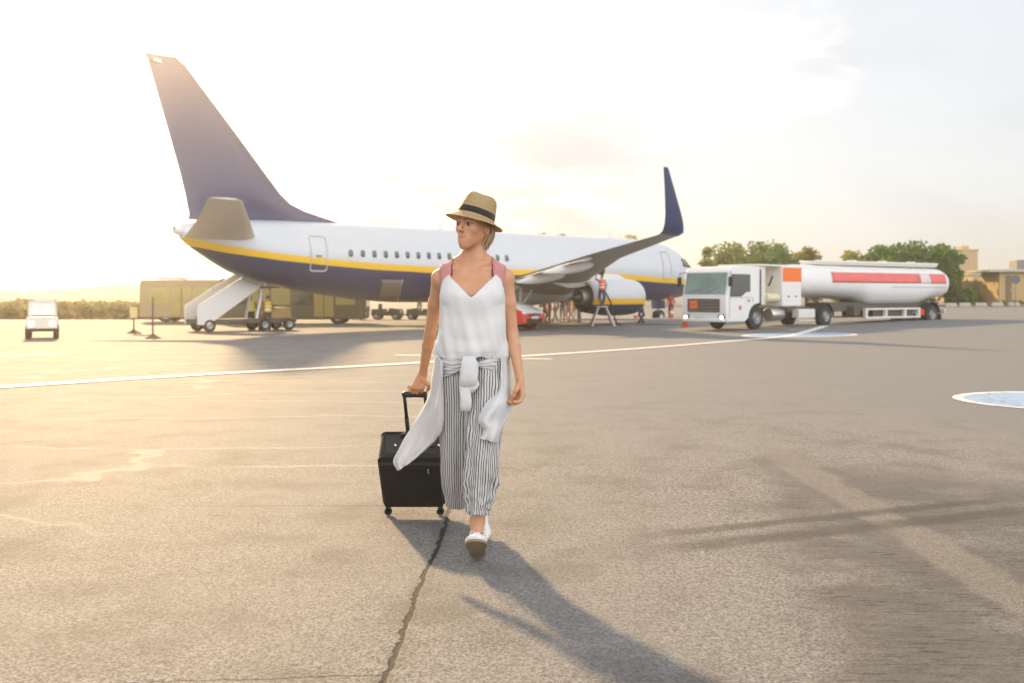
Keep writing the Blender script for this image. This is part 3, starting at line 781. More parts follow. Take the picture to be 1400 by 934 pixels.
MB().lathe([(.02, -.5), (.2, -.48), (.22, 0), (.2, .48), (.02, .5)], (-1.7, .95, 1.45), 'x', 16).build('hose_drum', mat('pale_yellow_paint', (.66, .62, .42), .5), st)
MB().tube([(-1.4, 1.05, 2.0), (-1.65, 1.08, 2.45)], .045, 8).build('rail', M_BLACK, st)
pm = MB().box((-3.1, 0, 2.02), (1.6, 2.36, 1.95)).build('pump_cabinet', M_WHITE, tk, bevel=.05)
for s in (-1, 1): 
    MB().box((-3.1, s * 1.185, 2.55), (1.54, .02, .66)).build('orange_panel', M_ORANGE, pm, bevel=.006)
    for x in (-3.4, -2.8): MB().lathe([(.001, .02), (.05, .02), (.05, 0)], (x, s * 1.185, 1.52), 'y', 12).build('latch', M_BLACK, pm)
MB().box((-2.1, 0, 2.96), (3.4, 2.2, .10)).build('roof_deck', M_CREAM, tk, bevel=.03)
# trailer, turned a little against the tractor
TM = Matrix.Translation((-6.05, 0, 0)) @ Matrix.Rotation(R(-7.5), 4, 'Z') @ Matrix.Translation((3.35, 0, 0))
def tank_ring(x, n=40):
    top = np.interp(x, [-14.3, -14.1, -13.6, -2.1, -1.7, -1.55], [2.55, 2.85, 3.05, 3.10, 2.95, 2.6])
    bot = np.interp(x, [-14.3, -14.1, -13.6, -12.6, -11.5, -7.3, -6.2, -2.1, -1.7, -1.55], [1.95, 1.55, 1.42, 1.34, 1.02, 1.02, 1.35, 1.52, 1.65, 1.95])
    w = np.interp(x, [-14.3, -14.1, -13.6, -2.1, -1.7, -1.55], [.5, .95, 1.22, 1.22, 1.0, .5])
    zc, h = (top + bot) / 2, (top - bot) / 2; out = []
    for k in range(n):
        a = 2 * PI * k / n; c, s = math.cos(a), math.sin(a); e = 2.5; q = (abs(c) ** e + abs(s) ** e) ** (-1 / e)
        out.append(Vector((x, c * q * w, zc + s * q * h)))
    return out
txs = [-14.3, -14.25, -14.15, -14.0, -13.8, -13.5] + list(np.linspace(-13, -3.5, 28)) + [-2.8, -2.3, -2.0, -1.7, -1.55]
tank = MB().loft([tank_ring(x) for x in txs]).xform(TM).build('tank', M_WHITE, tk, 60)
def tank_band(x0, x1, z0, z1, off, s):
    rows = []
    for x in np.linspace(x0, x1, 14):
        r = tank_ring(x, 400); row = []
        for z in np.linspace(z0, z1, 6):
            y = max(p.y for p in r if abs(p.z - z) < .02) + off
            row.append(Vector((x, s * y, z)))
        rows.append(row)
    return MB().loft(rows, False, False, closed=False).xform(TM)
for s in (-1, 1):
    tank_band(-11.15, -3.9, 2.20, 2.72, .012, s).build('red_band', M_TANKRED, tank, 60, solid=.01)
    tank_band(-13.4, -12.05, 2.20, 2.72, .012, s).build('red_band', M_TANKRED, tank, 60, solid=.01)
    tank_band(-12.0, -11.2, 2.20, 2.72, .008, s).build('pale_panel', mat('washed_pink_paint', (.70, .55, .53), .5, var=.15), tank, 60, solid=.01)
    tank_band(-13.5, -8.6, 1.98, 2.02, .01, s).build('blue_line', mat('pale_blue_line', (.35, .42, .5), .5), tank, 60, solid=.01)
MB().box((-8.6, 0, 3.2), (10.2, .9, .16)).box((-8.6, .5, 3.28), (10.2, .05, .12)).box((-8.6, -.5, 3.28), (10.2, .05, .12)).xform(TM).build('catwalk', M_CREAM, tank, bevel=.015)
for x in (-12, -9.5, -7, -5): MB().lathe([(.001, .16), (.22, .16), (.26, .05), (.26, 0)], (x, 0, 3.24), 'z', 16).xform(TM).build('hatch', M_LGREY, tank)
MB().box((-8.8, 0, .98), (9.2, 1.5, .46)).xform(TM).build('trailer_frame', M_DIRT, tk, bevel=.02)
for s in (-1, 1):
    truck_wheel(tk, -12.2, s * 1.0, w=.36, M=TM)
    a_ = [Vector((math.cos(t) * .62 - 12.2, s * 1.0, .55 + math.sin(t) * .62)) for t in np.linspace(R(5), R(175), 12)]
    MB().loft([[p + Vector((0, -.24, 0)), p + Vector((0, .24, 0)), p + Vector((0, .24, .03)), p + Vector((0, -.24, .03))] for p in a_]).xform(TM).build('mudguard', M_BLACK, tk, 50)
    # side box with open bays
    lk = MB().box((-8.9, s * 1.05, .86), (4.6, .22, .10)).box((-8.9, s * 1.05, .42), (4.6, .22, .10))
    for x in (-11.1, -9.9, -8.3, -6.7): lk.box((x, s * 1.05, .64), (.16, .2, .36))
    lk.xform(TM).build('side_locker', M_CREAM, tk, bevel=.012)
    MB().box((-9.1, s * .9, .64), (3.4, .12, .34)).xform(TM).build('locker_back', M_DMETAL, tk)
    MB().box((-11.3, s * 1.08, .66), (.55, .12, .34)).xform(TM).build('red_box', M_RED, tk, bevel=.01)
    MB().box((-5.9, s * .9, .78), (.5, .5, .5)).xform(TM).build('landing_leg', M_DIRT, tk, bevel=.02)
    MB().box((-13.55, s * 1.0, .72), (.06, .3, .12)).xform(TM).build('tail_lamp', M_RED, tk, bevel=.01)
MB().box((-13.4, 0, .70), (.12, 2.35, .22)).xform(TM).build('rear_bumper', M_CREAM, tk, bevel=.02)
MB().box((-13.1, 0, .36), (.08, 2.2, .40)).xform(TM).build('mudflap', M_BLACK, tk)

# ------------------------------------------------------------------ red car
def car(name, label, loc, rz, mlow, mhood, group=None):
    r = thing(name, label, 'car', loc, rz, group)
    L, Wd = 3.6, 1.60
    lower = [(-1.78, .30), (-1.80, .75), (-1.70, .92), (1.0, .90), (1.62, .78), (1.76, .62), (1.78, .30), (1.38, .24)]
    for cx in (1.14, -1.12):
        lower += [(cx + .33 * math.cos(a), .29 + .33 * math.sin(a)) for a in np.linspace(0.0, PI, 9)]
        if cx > 0: lower += [(.7, .22), (-.7, .22)]
    lower += [(-1.5, .24)]
    b = MB().prism(lower, -Wd / 2, Wd / 2).build('body', mlow, r, 30, bevel=.06, seg=3)
    # bonnet and cabin
    rows = []
    for x, hw, z in ((1.75, .64, .66), (1.58, .71, .82), (1.2, .745, .97), (.85, .755, 1.05), (.70, .76, 1.07)):
        rows.append([Vector((x, -hw, z - .03)), Vector((x, -hw * .9, z)), Vector((x, 0, z + .025)), Vector((x, hw * .9, z)), Vector((x, hw, z - .03))])
    MB().loft(rows, False, False, closed=False).build('bonnet', mhood, r, 60, solid=.02)
    def cabin(sc_, z0=0.0):
        return [[Vector((x, y, z)) for x, y, z in row] for row in (
            [(.80, -.74 * sc_, .93), (.80, .74 * sc_, .93), (-1.62, .74 * sc_, .93), (-1.62, -.74 * sc_, .93)],
            [(.10, -.62 * sc_, 1.36), (.10, .62 * sc_, 1.36), (-1.45, .60 * sc_, 1.36), (-1.45, -.60 * sc_, 1.36)],
            [(-.10, -.56 * sc_, 1.44), (-.10, .56 * sc_, 1.44), (-1.25, .55 * sc_, 1.44), (-1.25, -.55 * sc_, 1.44)])]
    MB().loft([list(reversed(q)) for q in cabin(1)]).build('cabin', mlow, r, 30, bevel=.05, seg=3)
    ppane('windscreen', [(.80 - .03, -.66, .97), (.80 - .03, .66, .97), (.14, .56, 1.35), (.14, -.56, 1.35)], M_GLASSL, r, .02)
    for s in (-1, 1):
        ppane('side_window', [(.62, s * .745, .97), (-1.30, s * .745, .97), (-1.25, s * .645, 1.33), (.08, s * .645, 1.33)], M_GLASSD, r, .012)
        hl = MB().ell((1.66, s * .60, .68), (.12, .16, .09)).build('headlight', M_LENS, r)
        MB().box((.62, s * .86, .98), (.12, .16, .11)).build('mirror', mlow, r, bevel=.03)
        for x in (1.14, -1.12):
            w = wheel_mb(.285, .18, x, s * .70, .285).build('wheel', M_TYRE, r, 40)
            rim_mb(.27, .17, x, s * .71, .285).build('wheel_rim', M_RIM, w, 40)
        MB().tube([(.70, s * .805, .32), (.66, s * .805, .90)], .006, 6).build('door_seam', M_BLACK, r)
    MB().box((1.78, 0, .40), (.04, 1.1, .17)).build('grille', M_BLACK, r, bevel=.015)
    MB().box((1.80, 0, .52), (.02, .50, .11)).build('number_plate', M_LGREY, r, bevel=.005)
    MB().box((1.77, 0, .60), (.04, .8, .06)).build('grille', M_BLACK, r, bevel=.015)
    return r
cp = gp(722, 452)
M_HOOD = mat('sky_reflection_bonnet', (0.70, 0.70, 0.71), .25, coat=.6)  # bonnet of a red car; the white sky reflection is its colour
rc0 = car('red_car', 'small red car with sky reflection painted into its bonnet, parked behind the woman', (cp.x - 1.55, cp.y + .9, gz(cp.x, cp.y)), R(-33), M_RED, M_HOOD); rc0.scale = (1.25, 1.25, 1.25)

# ------------------------------------------------------------------ stairs, buses and other ramp vehicles
def wheels4(par, xs_, yw, r, w, m=M_TYRE):
    for x in xs_:
        for s in (-1, 1):
            o = wheel_mb(r, w, x, s * yw, r).build('wheel', m, par, 40)
            rim_mb(r * .95, w * .98, x, s * yw, r).build('wheel_rim', M_RIM, o, 40)
a_, b_ = W(268, 440, 47.0), W(345, 380, 48.8)
ang = math.atan2(b_.y - a_.y, b_.x - a_.x); run = math.hypot(b_.x - a_.x, b_.y - a_.y)
stz = gz(a_.x, a_.y)
sr = thing('boarding_stairs', 'white mobile boarding stairs raised under the jet tail', 'boarding stairs', (a_.x, a_.y, stz), ang)
def flight(s):
    m = MB(); m.prism([(-.25, .35), (.25, .30), (run + .05, 2.10), (run + .05, 3.0), (run - .2, 3.0), (-.25, 1.25)], s * .78 - .03, s * .78 + .03); return m
for s in (-1, 1): flight(s).build('side_panel', M_WHITE, sr, 0, bevel=.02)
for i in range(10):
    t = (i + .5) / 10; MB().box((run * t, 0, .40 + 1.75 * t), (run / 10 + .04, 1.5, .05)).build('tread', M_GREYP, sr)
pl = MB().box((run + .55, 0, 2.12), (1.1, 1.66, .10)).build('platform', M_GREYP, sr, bevel=.02)
MB().tube([(run + .05, -.8, 2.15), (run + .05, -.8, 3.1), (run + 1.05, -.8, 3.1), (run + 1.05, -.8, 2.15)], .03, 8).build('railing', M_WHITE, pl)
MB().tube([(run + .05, .8, 2.15), (run + .05, .8, 3.1), (run + 1.05, .8, 3.1), (run + 1.05, .8, 2.15)], .03, 8).build('railing', M_WHITE, pl)
MB().loft([[Vector((run - .7 + 1.0 * t, y, 2.75 + .85 * math.sin(PI * (.15 + .85 * t)) * .9)) for y in (-.8, 0, .8)] for t in np.linspace(0, 1, 8)], False, False, closed=False).build('canopy', M_LGREY, sr, 60, solid=.04)
for s in (-1, 1):
    MB().tube([(run * .98, s * .6, .6), (run + .25, s * .6, 2.1)], .07, 8).build('support_leg', M_WHITE, sr)
MB().box((run * .5 + .9, 0, .48), (run + 2.2, 1.5, .22)).build('chassis', M_DIRT, sr, bevel=.03)
MB().box((run + 1.1, -.1, .85), (1.3, 1.2, .55)).build('engine_box', mat('dull_ochre_paint', (.35, .24, .09), .6), sr, bevel=.06)
wheels4(sr, (.35, run + .3, run + 1.6), .72, .30, .20)

def bus(loc, rz, L, label, mbody, lit, group=None, dark=None):
    r = thing('airport_bus', label, 'bus', loc, rz, group); Hh, Wd = 2.7, 2.5
    MB().prism([(-L / 2, .30), (-L / 2, 2.45), (-L / 2 + .15, Hh), (L / 2 - .3, Hh), (L / 2, 2.4), (L / 2 + .05, .9), (L / 2, .30)], -Wd / 2, Wd / 2).build('body', mbody, r, 30, bevel=.08, seg=3)
    n = int(L / 1.35)
    for s in (-1, 1):
        for i in range(n):
            x = -L / 2 + .5 + (i + .5) * (L - 1.0) / n
            door = i in (1, n - 2)
            z0, z1 = (.45, 2.2) if door else (1.15, 2.2)
            f_ = MB().box((x, s * (Wd / 2 + .004), (z0 + z1) / 2), ((L - 1.0) / n - .12, .03, z1 - z0)).build('door' if door else 'window', lit if (i + (1 if s > 0 else 0)) % 3 else (dark or M_GLASSD), r, bevel=.02)
            if door: MB().tube([(x, s * (Wd / 2 + .022), z0 + .05), (x, s * (Wd / 2 + .022), z1 - .05)], .018, 6).build('door_seal', M_BLACK, f_)
    ppane('windscreen', [(L / 2 + .055, -1.1, 1.05), (L / 2 + .055, 1.1, 1.05), (L / 2 + .02, 1.05, 2.3), (L / 2 + .02, -1.05, 2.3)], M_LENS if dark else M_GLASSL, r, .02)
    for s in (-1, 1): MB().ell((L / 2 + .03, s * .95, .62), (.05, .14, .10)).build('headlight', M_LENS, r)
    MB().box((-L * .18, 0, Hh + .10), (1.6, 1.5, .20)).build('roof_unit', M_LGREY, r, bevel=.06)
    wheels4(r, (-L / 2 + 1.6, L / 2 - 1.6), Wd / 2 - .16, .46, .28)
    return r
M_BUSD = mat('dark_olive_bus_paint', (0.10, 0.085, 0.05), .45, coat=.3)
M_BUST = mat('tan_bus_paint', (0.40, 0.29, 0.16), .45, coat=.3)
M_AMBER = mat('amber_glass', (0.42, 0.34, 0.10), .12, coat=.5, var=.25, scale=1.5)  # amber tone varied by noise
# yellow, partly translucent panes for the far windows
def through_glass():
    m = bpy.data.materials.new('yellow_tinted_glass'); m.use_nodes = True; nt = m.node_tree; b = nt.nodes['Principled BSDF']
    b.inputs['Base Color'].default_value = (.62, .52, .20, 1); b.inputs['Roughness'].default_value = .12
    tr = N(nt, 'BsdfTranslucent'); tr.inputs['Color'].default_value = (.8, .68, .25, 1); ms = N(nt, 'MixShader'); ms.inputs[0].default_value = .5
    link(nt, b.outputs[0], ms.inputs[1]); link(nt, tr.outputs[0], ms.inputs[2]); link(nt, ms.outputs[0], nt.nodes['Material Output'].inputs['Surface'])
    return m
M_THRU = through_glass()
q = gp(424, 441); bus((q.x - .35, 60, gz(q.x, 60)), R(2), 8.6, 'dark passenger bus with yellow windows seen beneath the jet fuselage', M_BUSD, M_THRU)
bus((W(255, 440, 64).x, 64, gz(-20, 64)), R(4), 5.2, 'tan airport minibus in the glare left of the boarding stairs', M_BUST, M_AMBER, dark=M_AMBER)

def tug(loc, rz, label, mbody, scale=1.0, cabin=True, lit=False, group=None):
    r = thing('baggage_tractor', label, 'tractor', loc, rz, group); k = scale
    MB().prism([(-1.1 * k, .28 * k), (-1.1 * k, .78 * k), (-.2 * k, .80 * k), (-.15 * k, .62 * k), (.15 * k, .62 * k), (.25 * k, .86 * k), (1.02 * k, .78 * k), (1.10 * k, .30 * k)], -.56 * k, .56 * k).build('body', mbody, r, 30, bevel=.04, seg=3)
    if cabin:
        f = MB()
        for x in (-.75, .22):
            for s in (-1, 1): f.tube([(x * k, s * .50 * k, .75 * k), (x * .92 * k, s * .47 * k, 1.55 * k)], .04 * k, 8)
        f.box((-.26 * k, 0, 1.57 * k), (1.25 * k, 1.12 * k, .08 * k))
        f.build('cab_frame', mbody, r, bevel=.01)
        ppane('windscreen', [(.24 * k, -.46 * k, .92 * k), (.24 * k, .46 * k, .92 * k), (.20 * k, .44 * k, 1.5 * k), (.20 * k, -.44 * k, 1.5 * k)], M_GLASSL if not lit else M_LENS, r, .012)
    MB().box((-.35 * k, 0, .72 * k), (.4 * k, .8 * k, .12 * k)).box((-.56 * k, 0, .95 * k), (.1 * k, .8 * k, .45 * k)).build('seat', M_BLACK, r, bevel=.03)
    for s in (-1, 1):
        MB().ell((1.08 * k, s * .38 * k, .60 * k), (.05 * k, .10 * k, .10 * k)).build('headlight', M_LAMP if lit else M_LENS, r)
    MB().box((1.10 * k, 0, .36 * k), (.10 * k, 1.12 * k, .12 * k)).build('bumper', M_BLACK, r, bevel=.02)
    wheels4(r, (-.72 * k, .72 * k), .50 * k, .27 * k, .20 * k)
    return r
q = gp(40, 464); tug((q.x, q.y + 1.1, gz(q.x, q.y)), R(-66), 'small cab tractor with lit headlamps facing the viewer in the glare', mat('pale_tan_paint', (.68, .62, .52), .5), 1.0, True, True)
q = gp(530, 437); tug((q.x, q.y, q.z), R(-8), 'dark open baggage tractor under the belly of the jet', mat('charcoal_paint', (.03, .03, .032), .5), .95, False)
q = gp(585, 437); tug((q.x - .4, q.y, q.z), R(170), 'dark green baggage tractor just left of the woman\'s arm', mat('dark_green_paint', (.05, .055, .03), .5), .95, True)
# white ground power unit
q = gp(488, 437)
u = thing('ground_power_unit', 'white ground power cabinet on wheels behind the dark bus', 'power unit', (q.x, q.y, q.z), R(10))
MB().box((0, 0, .80), (.78, 1.0, 1.05)).build('cabinet', M_WHITE, u, bevel=.05)
MB().box((.15, -.51, .85), (.3, .03, .6)).build('panel', M_LGREY, u, bevel=.01)
MB().tube([(-.25, -.2, .5), (-.5, -.5, .3), (-.2, -.7, .1)], .04, 8).build('cable', M_BLACK, u)
wheels4(u, (-.28, .28), .42, .17, .12)

# cones, barrier posts
def cone(loc, label, h, mcol, group='cones on the apron'):
    r = thing('traffic_cone', label, 'cone', loc, 0, group); k = h / .7
    MB().box((0, 0, .02 * k), (.38 * k, .38 * k, .04 * k)).build('base', mcol if mcol is not M_YEL else M_BLACK, r, bevel=.01)
    MB().lathe([(.15 * k, .04 * k), (.035 * k, .70 * k), (.02 * k, .70 * k)], (0, 0, 0), 'z', 16).build('cone', mcol, r, 60)
    t0, t1 = .30, .48; f = lambda z: .15 * k - (z - .04) / .66 * .115 * k
    MB().lathe([(f(t0) + .004, t0 * k), (f(t1) + .004, t1 * k)], (0, 0, 0), 'z', 16).build('reflective_band', M_WHITE, r, 60)
    return r
M_CONE = mat('red_orange_cone', (.62, .06, .025), .55)
for (u_, v_, h_, lb) in ((937, 447, .75, 'red and white traffic cone at the front corner of the tanker'),
                         (869, 438, .75, 'red traffic cone standing below the engine nacelle front'),
                         (918, 436, .8, 'red traffic cone beside the nose wheel of the jet')):
    q = gp(u_, v_); cone(q, lb, h_, M_CONE)
def post(loc, h, label):
    r = thing('barrier_post', label, 'post', loc, 0, 'barrier posts in the glare')
    MB().lathe([(.30, 0), (.30, .04), (.22, .08), (.08, .16), (.03, .2)], (0, 0, 0), 'z', 16).build('base', M_DIRT, r, 50)
    MB().tube([(0, 0, .15), (0, 0, h)], .035, 10).build('pole', M_DIRT, r)
    return r
q1, q2 = gp(183, 456), gp(209, 463)
pr_ = post(q1, 1.25, 'left and farther slim post of the pair in the sun glare')
post(q2, 1.65, 'right and taller slim post of the pair in the sun glare')
MB().box((.0, -.03, .95), (.34, .05, .5)).build('sign_plate', mat('faded_yellow_sign', (.70, .56, .25), .6), pr_, bevel=.01)
ch = MB().tube(catmull([q1 + Vector((0, 0, .14)), (q1 + q2) / 2 + Vector((0, 0, .03)), q2 + Vector((0, 0, .16))], 8), .022, 6).build('barrier_chain', M_DIRT)
tag(ch, 'dark chain sagging to the ground between the two slim posts', 'chain')

# low white kerb past the car, under the wing
kb = []
for u_, v_ in ((735, 437.5), (800, 437.8), (870, 438), (935, 438.5)): p = gp(u_, v_); kb.append(p)
mk = MB().loft([[p + Vector((0, -.5, 0)), p + Vector((0, -.5, .14)), p + Vector((0, .5, .14)), p + Vector((0, .5, 0))] for p in catmull(kb, 6)])
structure(mk.build('apron_kerb', paint('kerb_white_paint', (.62, .60, .56)), bevel=.02))

# ------------------------------------------------------------------ people at the aircraft
def figure(name, label, loc, rz, h=1.72, top=(.5, .1, .05), legs=(.05, .06, .09), hair=(.05, .03, .02), skin=(.5, .3, .2), pose='stand', vest=None, group=None, sleeve=True, skirt=False, cat='person'):
    k = h / 1.72; g = np.arange
    F_ = SDF(g(-.55, .56, .022), g(-.42, .43, .022), g(-.03, 1.80, .022))
    sw = .0 if pose == 'stand' else .15
    F_.stack([(.84, 0, 0, .14, .09), (.98, 0, 0, .165, .11), (1.12, 0, 0, .13, .09), (1.32, 0, 0, .175, .11), (1.42, 0, 0, .12, .08)], .04)
    F_.rc((0, 0, 1.40), (0, -.01, 1.52), .055, .052, .03); F_.el((0, -.015, 1.61), (.076, .092, .112), None, .03)
    F_.el((0, -.11, 1.60), (.014, .022, .022), None, .02)
    for s in (-1, 1):
        yk, ya = (-.04 * s - s * sw * .5, s * sw) if pose != 'stand' else (-.01, .01)
        F_.chain([(s * .09, 0, .86), (s * .095, yk, .48), (s * .10, ya, .09)], [.095, .075, .055], .03)
        F_.chain([(s * .10, ya + .03, .045), (s * .11, ya - .14, .03)], [.045, .035], .02)
        if pose == 'reach' and s > 0: e, w_ = (s * .28, -.18, 1.46), (s * .20, -.26, 1.74)
        elif pose == 'carry': e, w_ = (s * .27, -.02, 1.12), (s * .20, -.26, 1.06)
        else: e, w_ = (s * .27, .03 + sw * s * .4, 1.13), (s * .28, -.06 + sw * s * .8, .88)
        F_.chain([(s * .175, 0, 1.375), e, w_], [.058, .044, .034], .03)
        d = (Vector(w_) - Vector(e)).normalized(); F_.chain([w_, Vector(w_) + d * .10], [.034, .042], .02)
    if skirt: F_.stack([(.45, 0, 0, .20, .17), (.95, 0, 0, .15, .10)], .03)
    V, Q = F_.mesh()
    cz = V[Q].mean(1)
    idx = np.zeros(len(Q), int)                        # 0 skin 1 top 2 legs 3 hair 4 shoes
    z, x, y = cz[:, 2], np.abs(cz[:, 0]), cz[:, 1]
    idx[(z < 1.46) & (z > .94)] = 1
    idx[(z <= .94) & (x < .235)] = 2; idx[(z < .08)] = 4
    arm = (x > .235) & (z < (.98 if sleeve else 1.20)); idx[arm & (z > .7)] = 0
    idx[(z > 1.66) | ((z > 1.56) & (y > .02))] = 3
    ms = [mat('skin', skin, .55, var=.05), mat('shirt', top, .8), mat('trousers', legs, .85), mat('hair', hair, .6), mat('shoes', (.04, .035, .03), .6)]
    r = thing('person', label, cat, loc, rz, group); r.scale = (k, k, k)
    np_obj('body', V, Q, ms, r, midx=idx)
    if vest:
        Fv = SDF(g(-.30, .31, .022), g(-.22, .23, .022), g(.85, 1.5, .022))
        Fv.stack([(.90, 0, 0, .175, .125), (1.12, 0, 0, .160, .12), (1.32, 0, 0, .195, .13), (1.43, 0, 0, .14, .10)], .03)
        V2, Q2 = Fv.mesh(); c2 = V2[Q2].mean(1)[:, 2]
        np_obj('safety_vest', V2, Q2, [mat('hi_vis', vest, .6), mat('reflective_tape', (.75, .75, .72), .3)], r, midx=(((c2 > 1.0) & (c2 < 1.05)) | ((c2 > 1.17) & (c2 < 1.22))).astype(int))
    return r
ORG, LIME = (.85, .16, .03), (.62, .75, .06)
# fueller on a stepladder below the wing
lp = Vector((W(823, 403, 54).x, 54.0, 0)); lp.z = gz(lp.x, lp.y)
ld = thing('stepladder', 'grey stepladder with spread legs under the wing', 'ladder', lp, R(4))
TOPZ = 1.05
for s in (-1, 1):
    for d in (-1, 1):
        MB().tube([(s * .20, d * .08, TOPZ), (s * .62, d * .48, 0)], .05, 8).build('leg', M_METAL, ld)
    for i in (1, 2, 3):
        t = i / 4; MB().tube([(s * (.20 + .42 * t), -.08 - .40 * t, TOPZ * (1 - t)), (s * (.20 + .42 * t), .08 + .40 * t, TOPZ * (1 - t))], .025, 6).build('rung', M_METAL, ld)
MB().box((0, 0, TOPZ), (.62, .5, .05)).build('platform', M_METAL, ld, bevel=.01)
figure('person', 'worker in orange vest standing on the stepladder below the wing', lp + Vector((0, 0, TOPZ + .025)), R(200), 1.74, (.25, .25, .27), (.06, .075, .12), pose='reach', vest=ORG)
hz_ = MB().tube(catmull([lp + Vector((.1, .3, 2.85)), lp + Vector((.0, .2, 2.3)), lp + Vector((.55, .45, 1.2)), lp + Vector((1.0, .6, .05)), lp + Vector((2.6, .4, .06)), lp + Vector((5.0, -1.0, .06))], 8), .045, 8)
tag(hz_.build('fuel_hose', M_BLACK), 'black fuel hose hanging from the wing to the ground by the stepladder', 'hose')
# black refuelling coupling where the hose meets the wing
rp = MB().lathe([(.01, -.12), (.20, -.12), (.24, 0), (.20, .12), (.01, .12)], (0, 0, 0), 'y', 18)
rp.xform(Matrix.Translation(lp + Vector((-.05, .2, 3.02)))).build('refuel_coupling', M_BLACK).parent = None
rc_ = bpy.data.objects['refuel_coupling']; tag(rc_, 'round black refuelling coupling hanging under the wing above the worker', 'coupling')
folk = [(745, 438, 'person in orange top and dark trousers nearest the red car', (.85, .28, .06), (.20, .08, .05), 'walk'),
        (751, 437, 'person in dark maroon clothes behind the red car bonnet', (.45, .12, .08), (.25, .16, .12), 'stand'),
        (759, 437, 'person in white shirt and brown skirt among the boarding group', (.85, .82, .78), (.45, .36, .30), 'walk'),
        (769, 436, 'person in grey blue jacket and pale trousers among the boarding group', (.42, .47, .62), (.80, .66, .58), 'walk'),
        (777, 437, 'person with dark hair and pink clothes in the middle of the boarding group', (.85, .60, .52), (.7, .45, .38), 'carry'),
        (784, 437, 'person in yellow top and white trousers in the boarding group', (.92, .62, .15), (.82, .80, .74), 'walk'),
        (792, 437, 'person in light grey top, last of the boarding group before the engine', (.82, .80, .78), (.30, .30, .30), 'stand')]
for i, (u_, v_, lb, tp_, lg, ps) in enumerate(folk):
    q = W(u_, v_, 62 + (i % 3)); figure('person', lb, Vector((q.x, q.y, gz(q.x, q.y))), R(60 + 40 * i), 1.60 + .05 * (i % 4), tp_, lg, pose=ps, group='passengers boarding past the engine', sleeve=bool(i % 2), hair=((.05, .03, .02), (.25, .15, .06))[i % 2])
q = W(877, 437, 58); figure('person', 'ground worker in yellow vest in front of the engine intake', Vector((q.x, q.y, gz(q.x, q.y))), R(250), 1.72, (.1, .1, .12), (.05, .05, .07), pose='walk', vest=LIME)
for (u_, Y_, rz, lb, vs_) in ((343, 50, 190, 'worker in lime vest at the back of the boarding stairs', LIME), (357, 49.4, 150, 'worker in orange vest between two lime vests by the stairs', ORG), (366, 48.6, 210, 'worker in yellow vest and trousers at the right end of the stairs', (.80, .52, .04))):
    X_ = (u_ - 700) / FPX * Y_; figure('person', lb, Vector((X_, Y_, gz(X_, Y_))), R(rz), 1.72, (.2, .16, .1), (.07, .06, .06) if vs_ is not ORG else (.1, .08, .06), pose='stand', vest=vs_)
q = W(917, 437, 66); figure('person', 'worker in red and navy behind the cone beside the nose wheel', Vector((q.x, q.y, gz(q.x, q.y))), R(200), 1.72, (.40, .05, .05), (.04, .04, .09), pose='stand')

# ------------------------------------------------------------------ trees, buildings, fence, far edge
def leafm(name, a, b_):
    m = bpy.data.materials.new(name); m.use_nodes = True; nt = m.node_tree; b = nt.nodes['Principled BSDF']
    oi = N(nt, 'NewGeometry'); c = mixc(nt, oi.outputs['Random Per Island'], a, b_)
    link(nt, c, b.inputs['Base Color']); b.inputs['Roughness'].default_value = .6; b.inputs['Specular IOR Level'].default_value = .25
    tr = N(nt, 'BsdfTranslucent'); ms = N(nt, 'MixShader'); ms.inputs[0].default_value = .35; link(nt, c, tr.inputs['Color'])
    link(nt, b.outputs[0], ms.inputs[1]); link(nt, tr.outputs[0], ms.inputs[2]); link(nt, ms.outputs[0], nt.nodes['Material Output'].inputs['Surface'])
    return m
L_DARK = leafm('dark_green_leaves', (.075, .15, .025), (.19, .27, .045))
L_OLIVE = leafm('olive_leaves', (.14, .18, .03), (.29, .30, .055))
L_GOLD = leafm('yellow_leaves', (.24, .22, .03), (.42, .34, .05))  # yellow leaf tones, random per leaf
L_STRAW = leafm('glare_paled_scrub', (.24, .20, .09), (.40, .33, .16))  # scrub colour lightened to stand for the glare over it
BARK = mat('bark', (.11, .08, .055), .9, var=.3, bump=.5, bscale=20)
